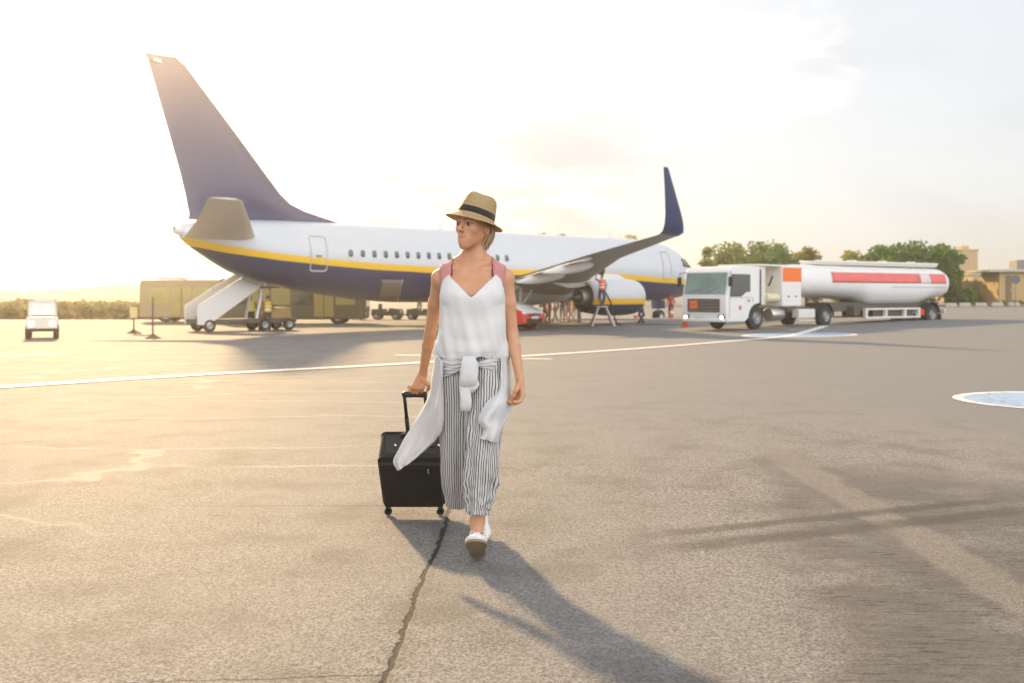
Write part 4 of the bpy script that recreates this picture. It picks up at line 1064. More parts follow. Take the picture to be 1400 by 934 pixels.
def tree(loc, h, r, label, leaf, seed, n=4200, lobes=18, leaf_s=.22, low=.12, group='trees beyond the apron'):
    rnd = random.Random(seed); t = thing('tree', label, 'tree', loc, rnd.uniform(0, 6), group)
    tb = MB(); top = h * .55
    tb.tube(catmull([Vector((0, 0, -.2)), Vector((.08 * h * .1, 0, h * .2)), Vector((-.03 * h, .02 * h, top))], 5), [h * .035 * q for q in np.linspace(1, .45, 11)], 10)
    L_ = []
    for i in range(lobes):
        a = 2 * PI * i / lobes + rnd.uniform(-.4, .4); rr = r * rnd.uniform(.15, .85); z = h * rnd.uniform(low, .82)
        c = Vector((math.cos(a) * rr, math.sin(a) * rr, z)); L_.append((c, r * rnd.uniform(.22, .48)))
        tb.tube([Vector((-.01 * h, .01 * h, h * rnd.uniform(.2, .42))), (c + Vector((0, 0, h * .35))) / 2, c], [h * .016, h * .011, h * .004], 6)
    L_.append((Vector((rnd.uniform(-.15, .15) * r, 0, h - r * .34)), r * .36))
    tb.build('trunk', BARK, t, 60)
    vs, fs = [], []
    for i in range(n):
        c, R_ = L_[rnd.randrange(len(L_))]
        d = Vector((rnd.gauss(0, 1), rnd.gauss(0, 1), rnd.gauss(0, .85))).normalized()
        p = c + d * R_ * (rnd.random() ** .5) * (rnd.uniform(.8, 1.15) if rnd.random() < .85 else rnd.uniform(1.0, 1.5))
        if p.z > h: p.z = h - rnd.random() * .3
        s = leaf_s * rnd.uniform(.6, 1.3)
        q = Vector((rnd.uniform(-1, 1), rnd.uniform(-1, 1), rnd.uniform(-1, 1))).normalized(); w = q.orthogonal().normalized() * s * .6; q *= s
        k = len(vs); vs += [p - q, p + w, p + q, p - w]; fs.append((k, k + 1, k + 2, k + 3))
    MB().add(vs, fs).build('crown', leaf, t, smooth=0)
    return t
def tree_at(u, vtop, Y, wpx, label, leaf, seed, **kw):
    X = (u - 700) / FPX * Y; g = gz(X, Y); top = CAM_H - (vtop - UH) / FPX * Y
    return tree(Vector((X, Y, g)), top - g, wpx / FPX * Y / 2, label, leaf, seed, **kw)
tree_at(968, 338, 105, 46, 'slim olive tree just right of the jet nose', L_OLIVE, 1)
tree_at(1003, 331, 112, 74, 'loose olive tree rising behind the tanker cab', L_OLIVE, 2)
tree_at(1036, 329, 108, 78, 'tallest olive tree above the tanker cab roof', L_OLIVE, 3)
tree_at(1066, 334, 104, 74, 'spreading dark tree above the tanker pump cabinet', L_DARK, 4)
tree_at(1103, 337, 110, 56, 'small yellow tree above the front of the tank', L_GOLD, 5)
tree_at(1165, 342, 112, 60, 'yellow green tree at the left edge of the big dark tree', L_GOLD, 6)
tree_at(1205, 335, 103, 92, 'rounded dark green tree behind the middle of the tank', L_DARK, 7, n=5000, leaf_s=.3)
tree_at(1250, 329, 100, 112, 'broadest dark green tree behind the rear of the tank', L_DARK, 8, n=7500, lobes=24, leaf_s=.3, low=.12)
tree_at(1298, 338, 98, 62, 'dark green tree with low branches beside the tan tower', L_DARK, 9, n=5000, low=.05)
for i, (u_, v_, w_, lb) in enumerate(((740, 317, 26, 'far tree top peeking over the jet roof near the woman'), (770, 319, 14, 'tiny far tree top over the middle of the jet roof'),
                                  (858, 319, 30, 'far yellow tree top over the jet roof left of the winglet'), (893, 326, 18, 'far tree top over the jet roof below the winglet'))):
    tree_at(u_, v_, 135, w_ * 2.2, lb, L_GOLD if i != 1 else L_OLIVE, 20 + i, n=1400, leaf_s=.3)

M_OCHRE = mat('ochre_render', (.52, .37, .17), .85, var=.08, scale=1.5); M_TAN = mat('tan_render', (.50, .35, .20), .85, var=.08, scale=1.0)
M_CONC = mat('pale_concrete', (.48, .44, .38), .8, var=.1)
def face_x(u, Y): return (u - 700) / FPX * Y
# tan tower block
Y = 140; x0, x1 = face_x(1303, Y), face_x(1337, Y); g = gz((x0 + x1) / 2, Y); zt = CAM_H - (343 - UH) / FPX * Y
tw = thing('tower_building', 'plain tan tower block rising behind the dark tree', 'building', ((x0 + x1) / 2, Y + 3, g), 0)
w_ = x1 - x0; hT = zt - g
MB().box((0, 0, hT / 2 - .3), (w_, 6, hT + .6)).build('wall', M_TAN, tw, bevel=.04)
MB().box((0, 0, hT + .12), (w_ + .25, 6.25, .25)).build('parapet', M_OCHRE, tw, bevel=.04)
MB().box((w_ * .28, 0, hT + .5), (1.1, 1.6, .6)).build('roof_hut', M_OCHRE, tw, bevel=.03)
for i in range(2): MB().box((-w_ * .2 + i * w_ * .4, -3.0, hT * .45), (.5, .06, .8)).build('window', mat('dull_window', (.22, .17, .11), .4), tw)
# long low wing behind the fence
Y = 125; x0, x1 = face_x(1330, Y), face_x(1420, Y); g = gz(x0, Y); zt = CAM_H - (376.5 - UH) / FPX * Y
lw = thing('low_building', 'long low ochre building wing behind the fence', 'building', ((x0 + x1) / 2, Y + 3, g), 0)
MB().box((0, 0, (zt - g) / 2 - .3), (x1 - x0, 6, zt - g + .6)).build('wall', M_OCHRE, lw, bevel=.04)
MB().box((0, 0, zt - g + .08), (x1 - x0 + .3, 6.3, .16)).build('roof_edge', M_CONC, lw, bevel=.03)
# gatehouse at the right edge
Y = 96; x0, x1 = face_x(1372, Y), face_x(1455, Y); g = gz(x0, Y); zt = CAM_H - (372 - UH) / FPX * Y
gh = thing('gatehouse', 'yellow gatehouse with flat overhanging roof at the right edge', 'building', ((x0 + x1) / 2, Y + 2.5, g), R(-6))
w_, hG = x1 - x0, zt - g
MB().box((0, 0, hG / 2 - .3), (w_, 5, hG + .6)).build('wall', M_OCHRE, gh, bevel=.04)
MB().box((-.35, 0, hG + .12), (w_ + 1.6, 6.2, .26)).build('roof', M_CONC, gh, bevel=.04)
dd = MB().box((-w_ / 2 + .85, -2.52, hG * .45), (.55, .06, hG * .9)).build('door', mat('brown_door', (.20, .12, .06), .6), gh, bevel=.01)
MB().tube([(-w_ / 2 + 1.02, -2.57, hG * .42), (-w_ / 2 + 1.02, -2.57, hG * .5)], .03, 6).build('door_handle', M_METAL, dd)
MB().box((w_ * .18, -2.52, hG * .6), (1.0, .05, .8)).build('window', M_GLASSD, gh, bevel=.01)
MB().box((w_ * .12, .6, hG + .75), (2.4, 2, 1.0)).build('roof_unit', M_GREYP, gh, bevel=.05)
# round sign before the gatehouse
Y = 92; X = face_x(1388, Y); g = gz(X, Y); zc = CAM_H - (382.5 - UH) / FPX * Y
sg = thing('round_sign', 'dark round sign on a post before the yellow gatehouse', 'sign', (X, Y, g), 0)
MB().tube([(0, 0, 0), (0, 0, zc - g)], .04, 8).build('post', M_GREYP, sg)
MB().lathe([(.001, -.02), (.40, -.02), (.40, .02), (.001, .02)], (0, -.06, zc - g), 'y', 24).build('disc', mat('slate_sign', (.10, .10, .13), .5), sg, 50)
# fence panels with hedge growing through
Y = 101; x0, x1 = face_x(1297, Y), face_x(1371, Y); g = gz((x0 + x1) / 2, Y); zt = CAM_H - (382 - UH) / FPX * Y
fe = thing('fence', 'brown green slatted fence between the dark tree and the gatehouse', 'fence', ((x0 + x1) / 2, Y, g), 0)
hF = zt - g; w_ = x1 - x0; n = 6
for i in range(n + 1): MB().box((-w_ / 2 + w_ * i / n, 0, hF / 2), (.14, .14, hF + .1)).build('post', mat('weathered_post', (.26, .19, .12), .8), fe, bevel=.01)
M_SLAT = mat('olive_brown_boards', (.17, .14, .075), .85, var=.25, scale=3)
for i in range(n):
    m_ = MB()
    for k in range(8): m_.box((-w_ / 2 + w_ * (i + (k + .5) / 8) / n, .03, hF * .48), (w_ / n / 8 - .03, .04, hF * .92))
    m_.box((-w_ / 2 + w_ * (i + .5) / n, .07, hF * .25), (w_ / n, .05, .1)).box((-w_ / 2 + w_ * (i + .5) / n, .07, hF * .8), (w_ / n, .05, .1))
    m_.build('panel', M_SLAT, fe)
def hedge(x0, x1, Y, h, d, label, leaf, seed, n, ls=.22, name='hedge'):
    rnd = random.Random(seed); vs, fs = [], []
    for i in range(n):
        x = rnd.uniform(x0, x1); hh = h * (.72 + .45 * noise.noise(Vector((x * .45, seed, 0))) + .12 * noise.noise(Vector((x * 1.7, seed, 3))))
        p = Vector((x, Y + rnd.uniform(-d, d), gz(x, Y) + rnd.random() ** .8 * hh)); s = ls * rnd.uniform(.6, 1.4)
        q = Vector((rnd.uniform(-1, 1), rnd.uniform(-1, 1), rnd.uniform(-1, 1))).normalized(); w = q.orthogonal().normalized() * s * .6; q *= s
        k = len(vs); vs += [p - q, p + w, p + q, p - w]; fs.append((k, k + 1, k + 2, k + 3))
    o = MB().add(vs, fs).build(name, leaf, None, smooth=0); tag(o, label, 'hedge'); return o
hedge(face_x(1310, 103), face_x(1372, 103), 103, 2.4, .5, 'green hedge showing above the slatted fence', L_DARK, 41, 1500)
hedge(face_x(1372, 94), face_x(1440, 94), 94, .7, .3, 'low shrubs along the foot of the gatehouse wall', L_OLIVE, 42, 350, .16)
# kerb with white blocks, bollards
kz = []
for u_ in (1290, 1330, 1370, 1410, 1470): X = face_x(u_, 93); kz.append(Vector((X, 93, gz(X, 93))))
structure(MB().loft([[p + Vector((0, -.15, 0)), p + Vector((0, -.15, .16)), p + Vector((0, .15, .16)), p + Vector((0, .15, 0))] for p in kz]).build('kerb', mat('brown_kerb', (.30, .22, .16), .8), bevel=.02))
base = None
for i, u_ in enumerate((1300, 1319, 1341, 1363, 1386)):
    X = face_x(u_, 92.6); lb = ['first from the left, beside the tanker rear', 'second from the left, below the short white bin', 'in the middle of the row below the fence', 'fourth from the left, right of the tall white bin', 'last on the right, below the gatehouse'][i]
    if base is None:
        base = thing('kerb_block', 'white kerb block, ' + lb, 'kerb block', (X, 92.6, gz(X, 92.6)), 0, 'white blocks along the far kerb')
        MB().box((0, 0, .16), (1.1, .3, .32), top=.9).build('block', M_CONC, base, bevel=.03)
        MB().box((0, 0, .33), (.9, .2, .02)).build('cap', M_WHITE, base, bevel=.005)
    else:
        c = clone(base); c.location = (X, 92.6, gz(X, 92.6)); c['label'] = 'white kerb block, ' + lb
for (u_, v0, v1, lb) in ((1314, 396, 407, 'short white bin by the fence near the tanker rear'), (1356, 389, 407, 'tall narrow white bin standing by the fence')):
    Yb = 99; X = face_x(u_, Yb); g = gz(X, Yb); hb = (v1 - v0) / FPX * Yb
    bn = thing('bin', lb, 'bin', (X, Yb, CAM_H - (v1 - UH) / FPX * Yb if False else g), 0, 'white bins by the fence')
    MB().lathe([(.001, 0), (.2, 0), (.23, hb * .8), (.001, hb * .8)], (0, 0, 0), 'z', 16).build('drum', M_WHITE, bn, 50)
    MB().lathe([(.25, hb * .8), (.25, hb * .86), (.12, hb), (.001, hb)], (0, 0, 0), 'z', 16).build('lid', M_LGREY, bn, 50)

# far edge of the field at the left: scrub line and low hills in the haze
o = hedge(-62, -13, 74, 1.5, 2, 'distant scrub along the airfield edge in the glare', L_STRAW, 51, 5200, .32, 'scrub'); o['kind'] = 'stuff'
def ridge(name, x0, x1, Y, h, seed, m, d=60):
    vs, fs = [], []; n = 70
    for i in range(n + 1):
        x = x0 + (x1 - x0) * i / n; e = sstep(0, .12, i / n) * sstep(1, .88, i / n) if True else 1
        hh = h * e * (.65 + .5 * noise.noise(Vector((x * .012, seed, 0))) + .2 * noise.noise(Vector((x * .05, seed, 2))))
        for t in np.linspace(-1, 1, 9): vs.append((x, Y + t * d, gz(x, Y) - .6 + max(0, hh) * (1 - t * t)))
    for i in range(n):
        for k in range(8): a = i * 9 + k; fs.append((a, a + 9, a + 10, a + 1))
    return structure(MB().add(vs, fs).build(name, m, None, 180))
M_HILL = mat('dry_scrub_hill', (.26, .22, .12), .95, var=.2, scale=.05)
ridge('hills', -420, 60, 420, 9.5, 3, M_HILL)
ridge('hills', 30, 460, 430, 7, 8, M_HILL)
structure(MB().add([(-160, 76, gz(-160, 76) + .02), (-14, 76, gz(-14, 76) + .02), (-60, 330, gz(-60, 330) + .02), (-330, 330, gz(-330, 330) + .02)], [(0, 1, 2, 3)]).build('dry_grass_field', mat('dry_grass', (.22, .18, .08), .95, var=.3, scale=.4)))

# ------------------------------------------------------------------ the walking woman
def axis_pts(segs):
    out = []
    for a, b, st in segs: out += list(np.arange(a, b - 1e-6, st))
    return out + [segs[-1][1]]
WO = Vector((-0.185, 4.9, 0.0))
woman = thing('person', 'woman in straw hat, white top and striped trousers walking with a black suitcase', 'person', WO)
xs = axis_pts([(-.58, -.56, .006), (-.56, -.44, .003), (-.44, -.29, .006), (-.29, -.10, .0026), (-.10, 0.0, .006), (0.0, .085, .003), (.085, .12, .006)])
ys = axis_pts([(4.5, 4.70, .007), (4.70, 4.98, .0028), (4.98, 5.14, .006), (5.14, 5.29, .003), (5.29, 5.42, .006)])
zs = axis_pts([(-.03, .68, .008), (.68, .89, .003), (.89, 1.45, .006), (1.45, 1.76, .0026)])
B = SDF(xs, ys, zs)
TOR = [(.80, -.195, 4.885, .10, .075), (.86, -.195, 4.89, .140, .080), (.93, -.195, 4.89, .146, .088), (1.05, -.194, 4.88, .125, .085),
       (1.17, -.193, 4.875, .134, .095), (1.27, -.193, 4.868, .147, .108), (1.33, -.193, 4.873, .150, .096), (1.375, -.193, 4.885, .140, .078),
       (1.405, -.193, 4.89, .105, .062), (1.43, -.190, 4.895, .062, .052)]
B.stack(TOR, 0.03)
SHR, SHL = (-.353, 4.89, 1.352), (-.031, 4.89, 1.352)
for sgn, sh in ((-1, SHR), (1, SHL)):
    B.rc((-.19 + sgn * .035, 4.90, 1.455), sh, .032, .037, .05)
    B.rc((-.193 + sgn * .05, 4.82, 1.393), (-.193 + sgn * .145, 4.845, 1.405), .011, .010, .03)   # collar bones
    B.el((-.193 + sgn * .07, 4.80, 1.262), (.066, .052, .062), None, .05)
ER, WR = W(588, 455, 5.06), W(578, 511, 5.225)
EL, WL = W(700, 456, 4.9), W(711, 518, 4.80)
B.chain([SHR, Vector(SHR) + (ER - Vector(SHR)) * .45, ER], [.039, .0335, .0295], .022)
B.chain([ER, ER + (WR - ER) * .3, WR], [.0295, .0290, .0200], .012)
B.chain([SHL, Vector(SHL) + (EL - Vector(SHL)) * .45, EL], [.039, .0345, .0300], .022)
B.chain([EL, EL + (WL - EL) * .3, WL], [.0300, .0295, .0200], .012)
# legs (mostly under the trousers)
B.chain([(-.125, 4.885, .84), (-.140, 4.78, .52), (-.160, 4.825, .28), W(653, 712, 4.82)], [.060, .045, .037, .032], .03)
B.chain([(-.265, 4.89, .84), (-.243, 4.99, .52), (-.20, 5.17, .30), (-.172, 5.27, .17)], [.058, .042, .038, .033], .03)
B.chain([W(653, 712, 4.82), (-.17, 4.74, .075)], [.034, .03], .02)
B.chain([(-.172, 5.27, .17), (-.165, 5.20, .06)], [.034, .03], .02)
# neck
B.rc((-.191, 4.90, 1.40), (-.186, 4.875, 1.53), .051, .0455, .04)
B.rc((-.180, 4.845, 1.405), (-.140, 4.86, 1.53), .010, .014, .04)     # neck cord towards the ear
# head, turned to her right
HC = Vector((-.188, 4.853, 1.600)); yaw = R(33)
HF = Vector((-math.sin(yaw), -math.cos(yaw), 0)); HS = Vector((math.cos(yaw), -math.sin(yaw), 0)); HU = Vector((0, 0, 1))
# a little tilt of the crown to the right of the picture
tilt = Matrix.Rotation(R(4), 3, 'Y'); pit = Matrix.Rotation(R(-2), 3, HS)
HF, HS, HU = [tilt @ (pit @ a) for a in (HF, HS, HU)]
HM = Matrix((HF, HS, HU)).transposed()
def H(f, s, u): return HC + HF * f + HS * s + HU * u
B.el(H(-.014, 0, .040), (.096, .0745, .084), HM, .02)
B.el(H(.029, 0, -.014), (.061, .0525, .076), HM, .035)
B.rc(H(.068, -.002, -.096), H(.075, -.002, -.088), .013, .0115, .03)                       # chin
for q in (-1, 1):
    B.rc(H(.058, q * .009, -.091), H(-.008, q * .046, -.032), .0115, .012, .035)   # jaw line
    B.el(H(.054, q * .038, -.016), (.020, .018, .016), HM, .03)                    # cheek bone
    B.rc(H(.086, q * .014, .030), H(.070, q * .046, .030), .010, .009, .02)        # brow ridge
B.el(H(.048, 0, .042), (.038, .052, .04), HM, .03)                                  # forehead
for q in (-1, 1):
    B.el(H(.100, q * .031, .006), (.020, .020, .0125), HM, .016, True)              # eye hollow
    B.el(H(.0745, q * .0315, .005), (.0135, .0165, .0135), HM, .004)                # lids
B.rc(H(.086, 0, .020), H(.112, 0, -.025), .0060, .0082, .010)                       # nose
for q in (-1, 1): B.el(H(.098, q * .0095, -.028), (.010, .0062, .0068), HM, .008)
B.el(H(.070, 0, -.060), (.016, .028, .019), HM, .03)                                # mouth mound
B.el(H(.0845, 0, -.0565), (.0050, .0215, .0038), HM, .004)                            # upper lip
B.el(H(.0835, 0, -.0645), (.0052, .0185, .0044), HM, .004)                            # lower lip
                        # line of the mouth
for q in (-1, 1):                                                                    # ears
    B.el(H(-.012, q * .0755, -.004), (.019, .008, .031), HM, .008)
    B.el(H(-.010, q * .084, -.002), (.011, .006, .020), HM, .006, True)
# hands: palm and five fingers each
def hand(wrist, ax, nrm, side, curl, length=1.0, spread=.0, thumb=None):
    ax, nrm, side = [Vector(v).normalized() for v in (ax, nrm, side)]
    p0 = wrist + ax * .018
    for t in (-.024, -.008, .008, .024):
        B.rc(wrist + side * t * .5, wrist + ax * .078 + side * t, .0125, .0125, .012)
    for i, (t, L) in enumerate(((-.030, .82), (-.0105, .98), (.0095, 1.0), (.029, .93))):
        p = wrist + ax * (.080 - abs(i - 1.7) * .004) + side * t
        d = ax.copy(); pts = [p]; 
        for j, l in enumerate((.041, .027, .021)):
            ang = curl[j] * (1 + .06 * i)
            d = (Matrix.Rotation(R(ang), 3, side) @ d).normalized()
            p = p + d * l * L * length + side * spread * t
            pts.append(p)
        B.chain(pts, [.0098, .0090, .0082, .0068], .004)
    return p0
ax = Vector((-.05, .10, -.99)).normalized()
# right hand over the bar of the suitcase: fingers drop in front of it and close under it
hand(WR, (W(570, 533, 5.232) - WR), (0, -1, 0), (1, 0, 0), (34, 70, 62), 1.0)
tb = WR + Vector((-.002, -.004, -.03))
B.chain([tb, tb + Vector((.030, .012, -.025)), tb + Vector((.034, .034, -.046)), tb + Vector((.022, .052, -.062))], [.013, .011, .010, .008], .008)
# left hand hanging, lightly curled towards the thigh
axl = (W(711, 541, 4.785) - WL)
hand(WL, axl, (0, -1, 0), Vector((-.45, .89, 0)), (24, 46, 34), 1.0)
tb = WL + axl.normalized() * .022 + Vector((-.006, -.022, 0))
B.chain([tb, tb + Vector((-.014, -.020, -.030)), tb + Vector((-.026, -.016, -.056)), tb + Vector((-.034, -.008, -.074))], [.0135, .0115, .0098, .0078], .008)
BV, BQ = B.mesh()
def skin_mat():
    m = bpy.data.materials.new('tanned_skin'); m.use_nodes = True
    nt = m.node_tree; b = nt.nodes['Principled BSDF']
    geo = N(nt, 'NewGeometry'); n = N(nt, 'TexNoise'); n.inputs['Scale'].default_value = 22; n.inputs['Detail'].default_value = 5
    link(nt, geo.outputs['Position'], n.inputs['Vector'])
    c = mixc(nt, n.outputs['Fac'], (0.53, 0.265, 0.145), (0.62, 0.33, 0.19))
    for nm, q in (('lip', (0.52, 0.17, 0.14)), ('blush', (0.62, 0.27, 0.18)), ('brow', (0.075, 0.040, 0.024)), ('lid', (0.10, 0.05, 0.035))):  # lid also carries painted shade of nostrils and lip parting
        at = N(nt, 'Attribute'); at.attribute_name = nm
        c = mixc(nt, at.outputs['Fac'], c, q)
    link(nt, c, b.inputs['Base Color']); b.inputs['Roughness'].default_value = 0.48
    b.inputs['Subsurface Weight'].default_value = 0.18
    b.inputs['Subsurface Radius'].default_value = (0.02, 0.008, 0.004); b.inputs['Subsurface Scale'].default_value = 0.5
    n2 = N(nt, 'TexNoise'); n2.inputs['Scale'].default_value = 260; link(nt, geo.outputs['Position'], n2.inputs['Vector'])
    bp = N(nt, 'Bump'); bp.inputs['Strength'].default_value = 0.08; bp.inputs['Distance'].default_value = 0.002
    link(nt, n2.outputs['Fac'], bp.inputs['Height']); link(nt, bp.outputs['Normal'], b.inputs['Normal'])
    return m
body = np_obj('body', BV, BQ, skin_mat(), woman, WO)
body['label'] = 'tanned bare arms, neck and face turned to the side'
D_ = BV - np.array(HC); hf, hs, hu = D_ @ np.array(HF), D_ @ np.array(HS), D_ @ np.array(HU)
def blob(cf, cs, cu, rf, rs, ru, soft=.35):
    d = np.sqrt(((hf - cf) / rf) ** 2 + ((hs - cs) / rs) ** 2 + ((hu - cu) / ru) ** 2)
    return np.clip((1 + soft - d) / (2 * soft), 0, 1)
lip = np.maximum(np.maximum.reduce([blob(.085, q_ * .004, -.0572 + .0030 * (q_ / 5) ** 2, .02, .005, .0034, .5) for q_ in range(-5, 6)]), blob(.085, 0, -.0645, .02, .0185, .0045)) * .75
brow = np.zeros(len(BV)); lid = np.zeros(len(BV)); blush = np.zeros(len(BV))
for q in (-1, 1):
    for t in np.linspace(0, 1, 7):
        brow = np.maximum(brow, blob(.075, q * (.013 + .036 * t), .0255 + .006 * math.sin(t * 2.6) - .002 * t, .05, .007, .0044 - .0014 * t, .5) * .75)
        lid = np.maximum(lid, blob(.08, q * (.019 + .026 * t), .0085 + .0035 * math.sin(t * PI), .04, .005, .0024, .6) * .95)
    blush = np.maximum(blush, blob(.06, q * .047, -.022, .04, .026, .024, .8) * .5)
lid = np.maximum(lid, np.maximum.reduce([blob(.085, q_ * .004, -.0606 + .0055 * (q_ / 6) ** 2, .02, .0035, .0013, .6) for q_ in range(-6, 7)]) * .55)  # crease shade between the lips, painted into the skin
for q in (-1, 1): lid = np.maximum(lid, blob(.098, q * .009, -.0365, .008, .004, .003, .5) * .6)  # nostril shade painted under the nose
for nm, a in (('lip', lip), ('brow', brow), ('lid', lid), ('blush', blush)):
    at = body.data.attributes.new(nm, 'FLOAT', 'POINT'); at.data.foreach_set('value', a.astype(np.float32))
M_EYE = mat('eye_white', (0.33, 0.28, 0.24), 0.3, var=.03); M_IRIS = mat('brown_iris', (0.045, 0.03, 0.018), 0.12)
for q in (-1, 1):
    e = MB().ell(H(.0775, q * .0315, .004), (.0130, .0145, .0100), HM).build('eye', M_EYE, woman, 180, off=WO)
    MB().ell(H(.0775, q * .0315, .004) + (HF + HS * -.05).normalized() * .0100, (.0036, .0074, .0078), HM).build('iris', M_IRIS, e, 180, off=WO)
bvh = BVHTree.FromPolygons([Vector(v) for v in BV], [tuple(int(i) for i in q) for q in BQ])

# cloth materials
def cloth(name, col, rough=.85, weave=900, bump=.15, trans=0.0, var=.04):
    m = mat(name, col, rough, var=var, scale=14, spec=.2)
    nt = m.node_tree; b = nt.nodes['Principled BSDF']
    tcn = N(nt, 'TexCoord'); n = N(nt, 'TexNoise'); n.inputs['Scale'].default_value = weave; n.inputs['Detail'].default_value = 2
    n3 = N(nt, 'TexNoise'); n3.inputs['Scale'].default_value = 28; n3.inputs['Detail'].default_value = 4; n3.inputs['Distortion'].default_value = .6
    link(nt, tcn.outputs['Object'], n.inputs['Vector']); link(nt, tcn.outputs['Object'], n3.inputs['Vector'])
    h = math_(nt, 'MULTIPLY_ADD', n.outputs['Fac'], .25, math_(nt, 'MULTIPLY', n3.outputs['Fac'], 1.0))
    bp = N(nt, 'Bump'); bp.inputs['Strength'].default_value = bump; bp.inputs['Distance'].default_value = .01
    link(nt, h, bp.inputs['Height']); link(nt, bp.outputs['Normal'], b.inputs['Normal'])
    b.inputs['Sheen Weight'].default_value = .25
    if trans:                                     # thin cloth lets the low sun through
        out = nt.nodes['Material Output']; tr = N(nt, 'BsdfTranslucent'); tr.inputs['Color'].default_value = tuple(c * .95 for c in col) + (1,)
        ms = N(nt, 'MixShader'); ms.inputs[0].default_value = trans
        link(nt, b.outputs[0], ms.inputs[1]); link(nt, tr.outputs[0], ms.inputs[2]); link(nt, ms.outputs[0], out.inputs['Surface'])
    return m
C_WHITE = cloth('white_crepe', (0.76, 0.755, 0.75), trans=.10, bump=.08)
C_SHIRT = cloth('white_cotton_shirt', (0.80, 0.797, 0.795), trans=.28, bump=.3)
C_PINK = cloth('dusty_pink_knit', (0.56, 0.245, 0.235), weave=420, bump=.6)
C_STRAP_SHADE = cloth('shaded_strap_cloth', (0.12, 0.05, 0.035))  # camisole strap in shadow, the shade put into its colour
def stripes():
    m = bpy.data.materials.new('striped_linen'); m.use_nodes = True
    nt = m.node_tree; b = nt.nodes['Principled BSDF']
    uv = N(nt, 'UVMap'); sp = N(nt, 'SeparateXYZ'); link(nt, uv.outputs[0], sp.inputs[0])
    geo = N(nt, 'TexCoord'); n = N(nt, 'TexNoise'); n.inputs['Scale'].default_value = 9; n.inputs['Detail'].default_value = 3
    link(nt, geo.outputs['Object'], n.inputs['Vector'])
    u = math_(nt, 'MULTIPLY_ADD', n.outputs['Fac'], .012, sp.outputs[0])
    s = math_(nt, 'ABSOLUTE', math_(nt, 'SUBTRACT', math_(nt, 'FRACT', math_(nt, 'MULTIPLY', u, 1 / .0138)), .5))
    n4 = N(nt, 'TexNoise'); n4.inputs['Scale'].default_value = 160; link(nt, geo.outputs['Object'], n4.inputs['Vector'])
    s = math_(nt, 'MULTIPLY_ADD', n4.outputs['Fac'], .10, math_(nt, 'ADD', s, -.05))
    c = mixc(nt, smooth_(nt, s, .16, .24), (0.12, 0.115, 0.12), (0.74, 0.72, 0.69))
    fine = math_(nt, 'ABSOLUTE', math_(nt, 'SUBTRACT', s, .44))
    c = mixc(nt, smooth_(nt, fine, .045, .02, 0, .35), c, (0.25, 0.24, 0.24))
    link(nt, c, b.inputs['Base Color']); b.inputs['Roughness'].default_value = .85; b.inputs['Specular IOR Level'].default_value = .2
    n3 = N(nt, 'TexNoise'); n3.inputs['Scale'].default_value = 24; n3.inputs['Detail'].default_value = 4; link(nt, geo.outputs['Object'], n3.inputs['Vector'])
    bp = N(nt, 'Bump'); bp.inputs['Strength'].default_value = .25; bp.inputs['Distance'].default_value = .01
    link(nt, n3.outputs['Fac'], bp.inputs['Height']); link(nt, bp.outputs['Normal'], b.inputs['Normal'])
    out = nt.nodes['Material Output']; tr = N(nt, 'BsdfTranslucent'); link(nt, c, tr.inputs['Color'])
    ms = N(nt, 'MixShader'); ms.inputs[0].default_value = .15
    link(nt, b.outputs[0], ms.inputs[1]); link(nt, tr.outputs[0], ms.inputs[2]); link(nt, ms.outputs[0], out.inputs['Surface'])
    return m
C_STRIPE = stripes()

# camisole: wraps the torso, V neck in front, bloused at the hem
TR = np.array(TOR)
def tor(z): return [float(np.interp(z, TR[:, 0], TR[:, i])) for i in (1, 2, 3, 4)]
def cam_pt(th, v):
    # th = 0 faces the viewer; v = 0 hem, 1 top edge
    t = abs(((th + PI) % (2 * PI)) - PI)
    top = np.interp(t, [0, .10, .25, .50, .80, 1.00, 1.25, 1.57, 2.2, PI], [1.257, 1.268, 1.292, 1.330, 1.368, 1.345, 1.285, 1.245, 1.25, 1.25])
    hem = .955 + .018 * math.sin(3 * th + .6) + .012 * math.sin(7 * th) - .012 * math.cos(th)
    z = hem + (top - hem) * v
    cx, cy, a, b = tor(z)
    front = max(0, math.cos(th))
    ease_a = np.interp(z, [.94, .965, 1.0, 1.06, 1.15, 1.24, 1.30, 1.4], [.016, .034, .042, .040, .028, .016, .010, .008])
    ease_b = np.interp(z, [.94, .965, 1.0, 1.08, 1.18, 1.25, 1.30, 1.4], [.022, .046, .056, .056, .044, .030, .016, .008])
    bust = front ** 1.5 * math.exp(-((z - 1.255) / .06) ** 2) * .018
    fold = (.0045 * math.sin(th * 9 + 14 * z) + .0025 * math.sin(th * 17 + 26 * z) + .005 * math.sin(th * 4 - 24 * z)) * np.interp(z, [.94, 1.0, 1.16, 1.28], [1.5, 1.2, .55, .1])
    droop = front * .0022 * math.sin(z * 62 + 2 * math.cos(2 * th)) * np.interp(z, [.95, 1.0, 1.1, 1.25], [1, 1, .5, 0])
    e = 2.3; c, s = math.sin(th), math.cos(th)
    q = (abs(c) ** e + abs(s) ** e) ** (-1 / e)
    A = a + ease_a + fold + droop; Bq = b + ease_b + fold + bust + droop
    return Vector((cx + c * q * A, cy - s * q * Bq, z))
nth = 180
rings = [[cam_pt(2 * PI * i / nth, v) for i in range(nth)] for v in np.linspace(0, 1, 64)]
for ring in rings[8:]:
    for k in range(nth):
        p = ring[k]; near = bvh.find_nearest(p, .04)
        if near[0] is not None and abs(p.x + .193) < .152:
            d = (p - near[0]).dot(near[1])
            if d < .006: ring[k] = p + near[1] * (.006 - d)
MB().loft(rings, False, False).build('camisole', C_WHITE, woman, 180, off=WO, solid=.003)
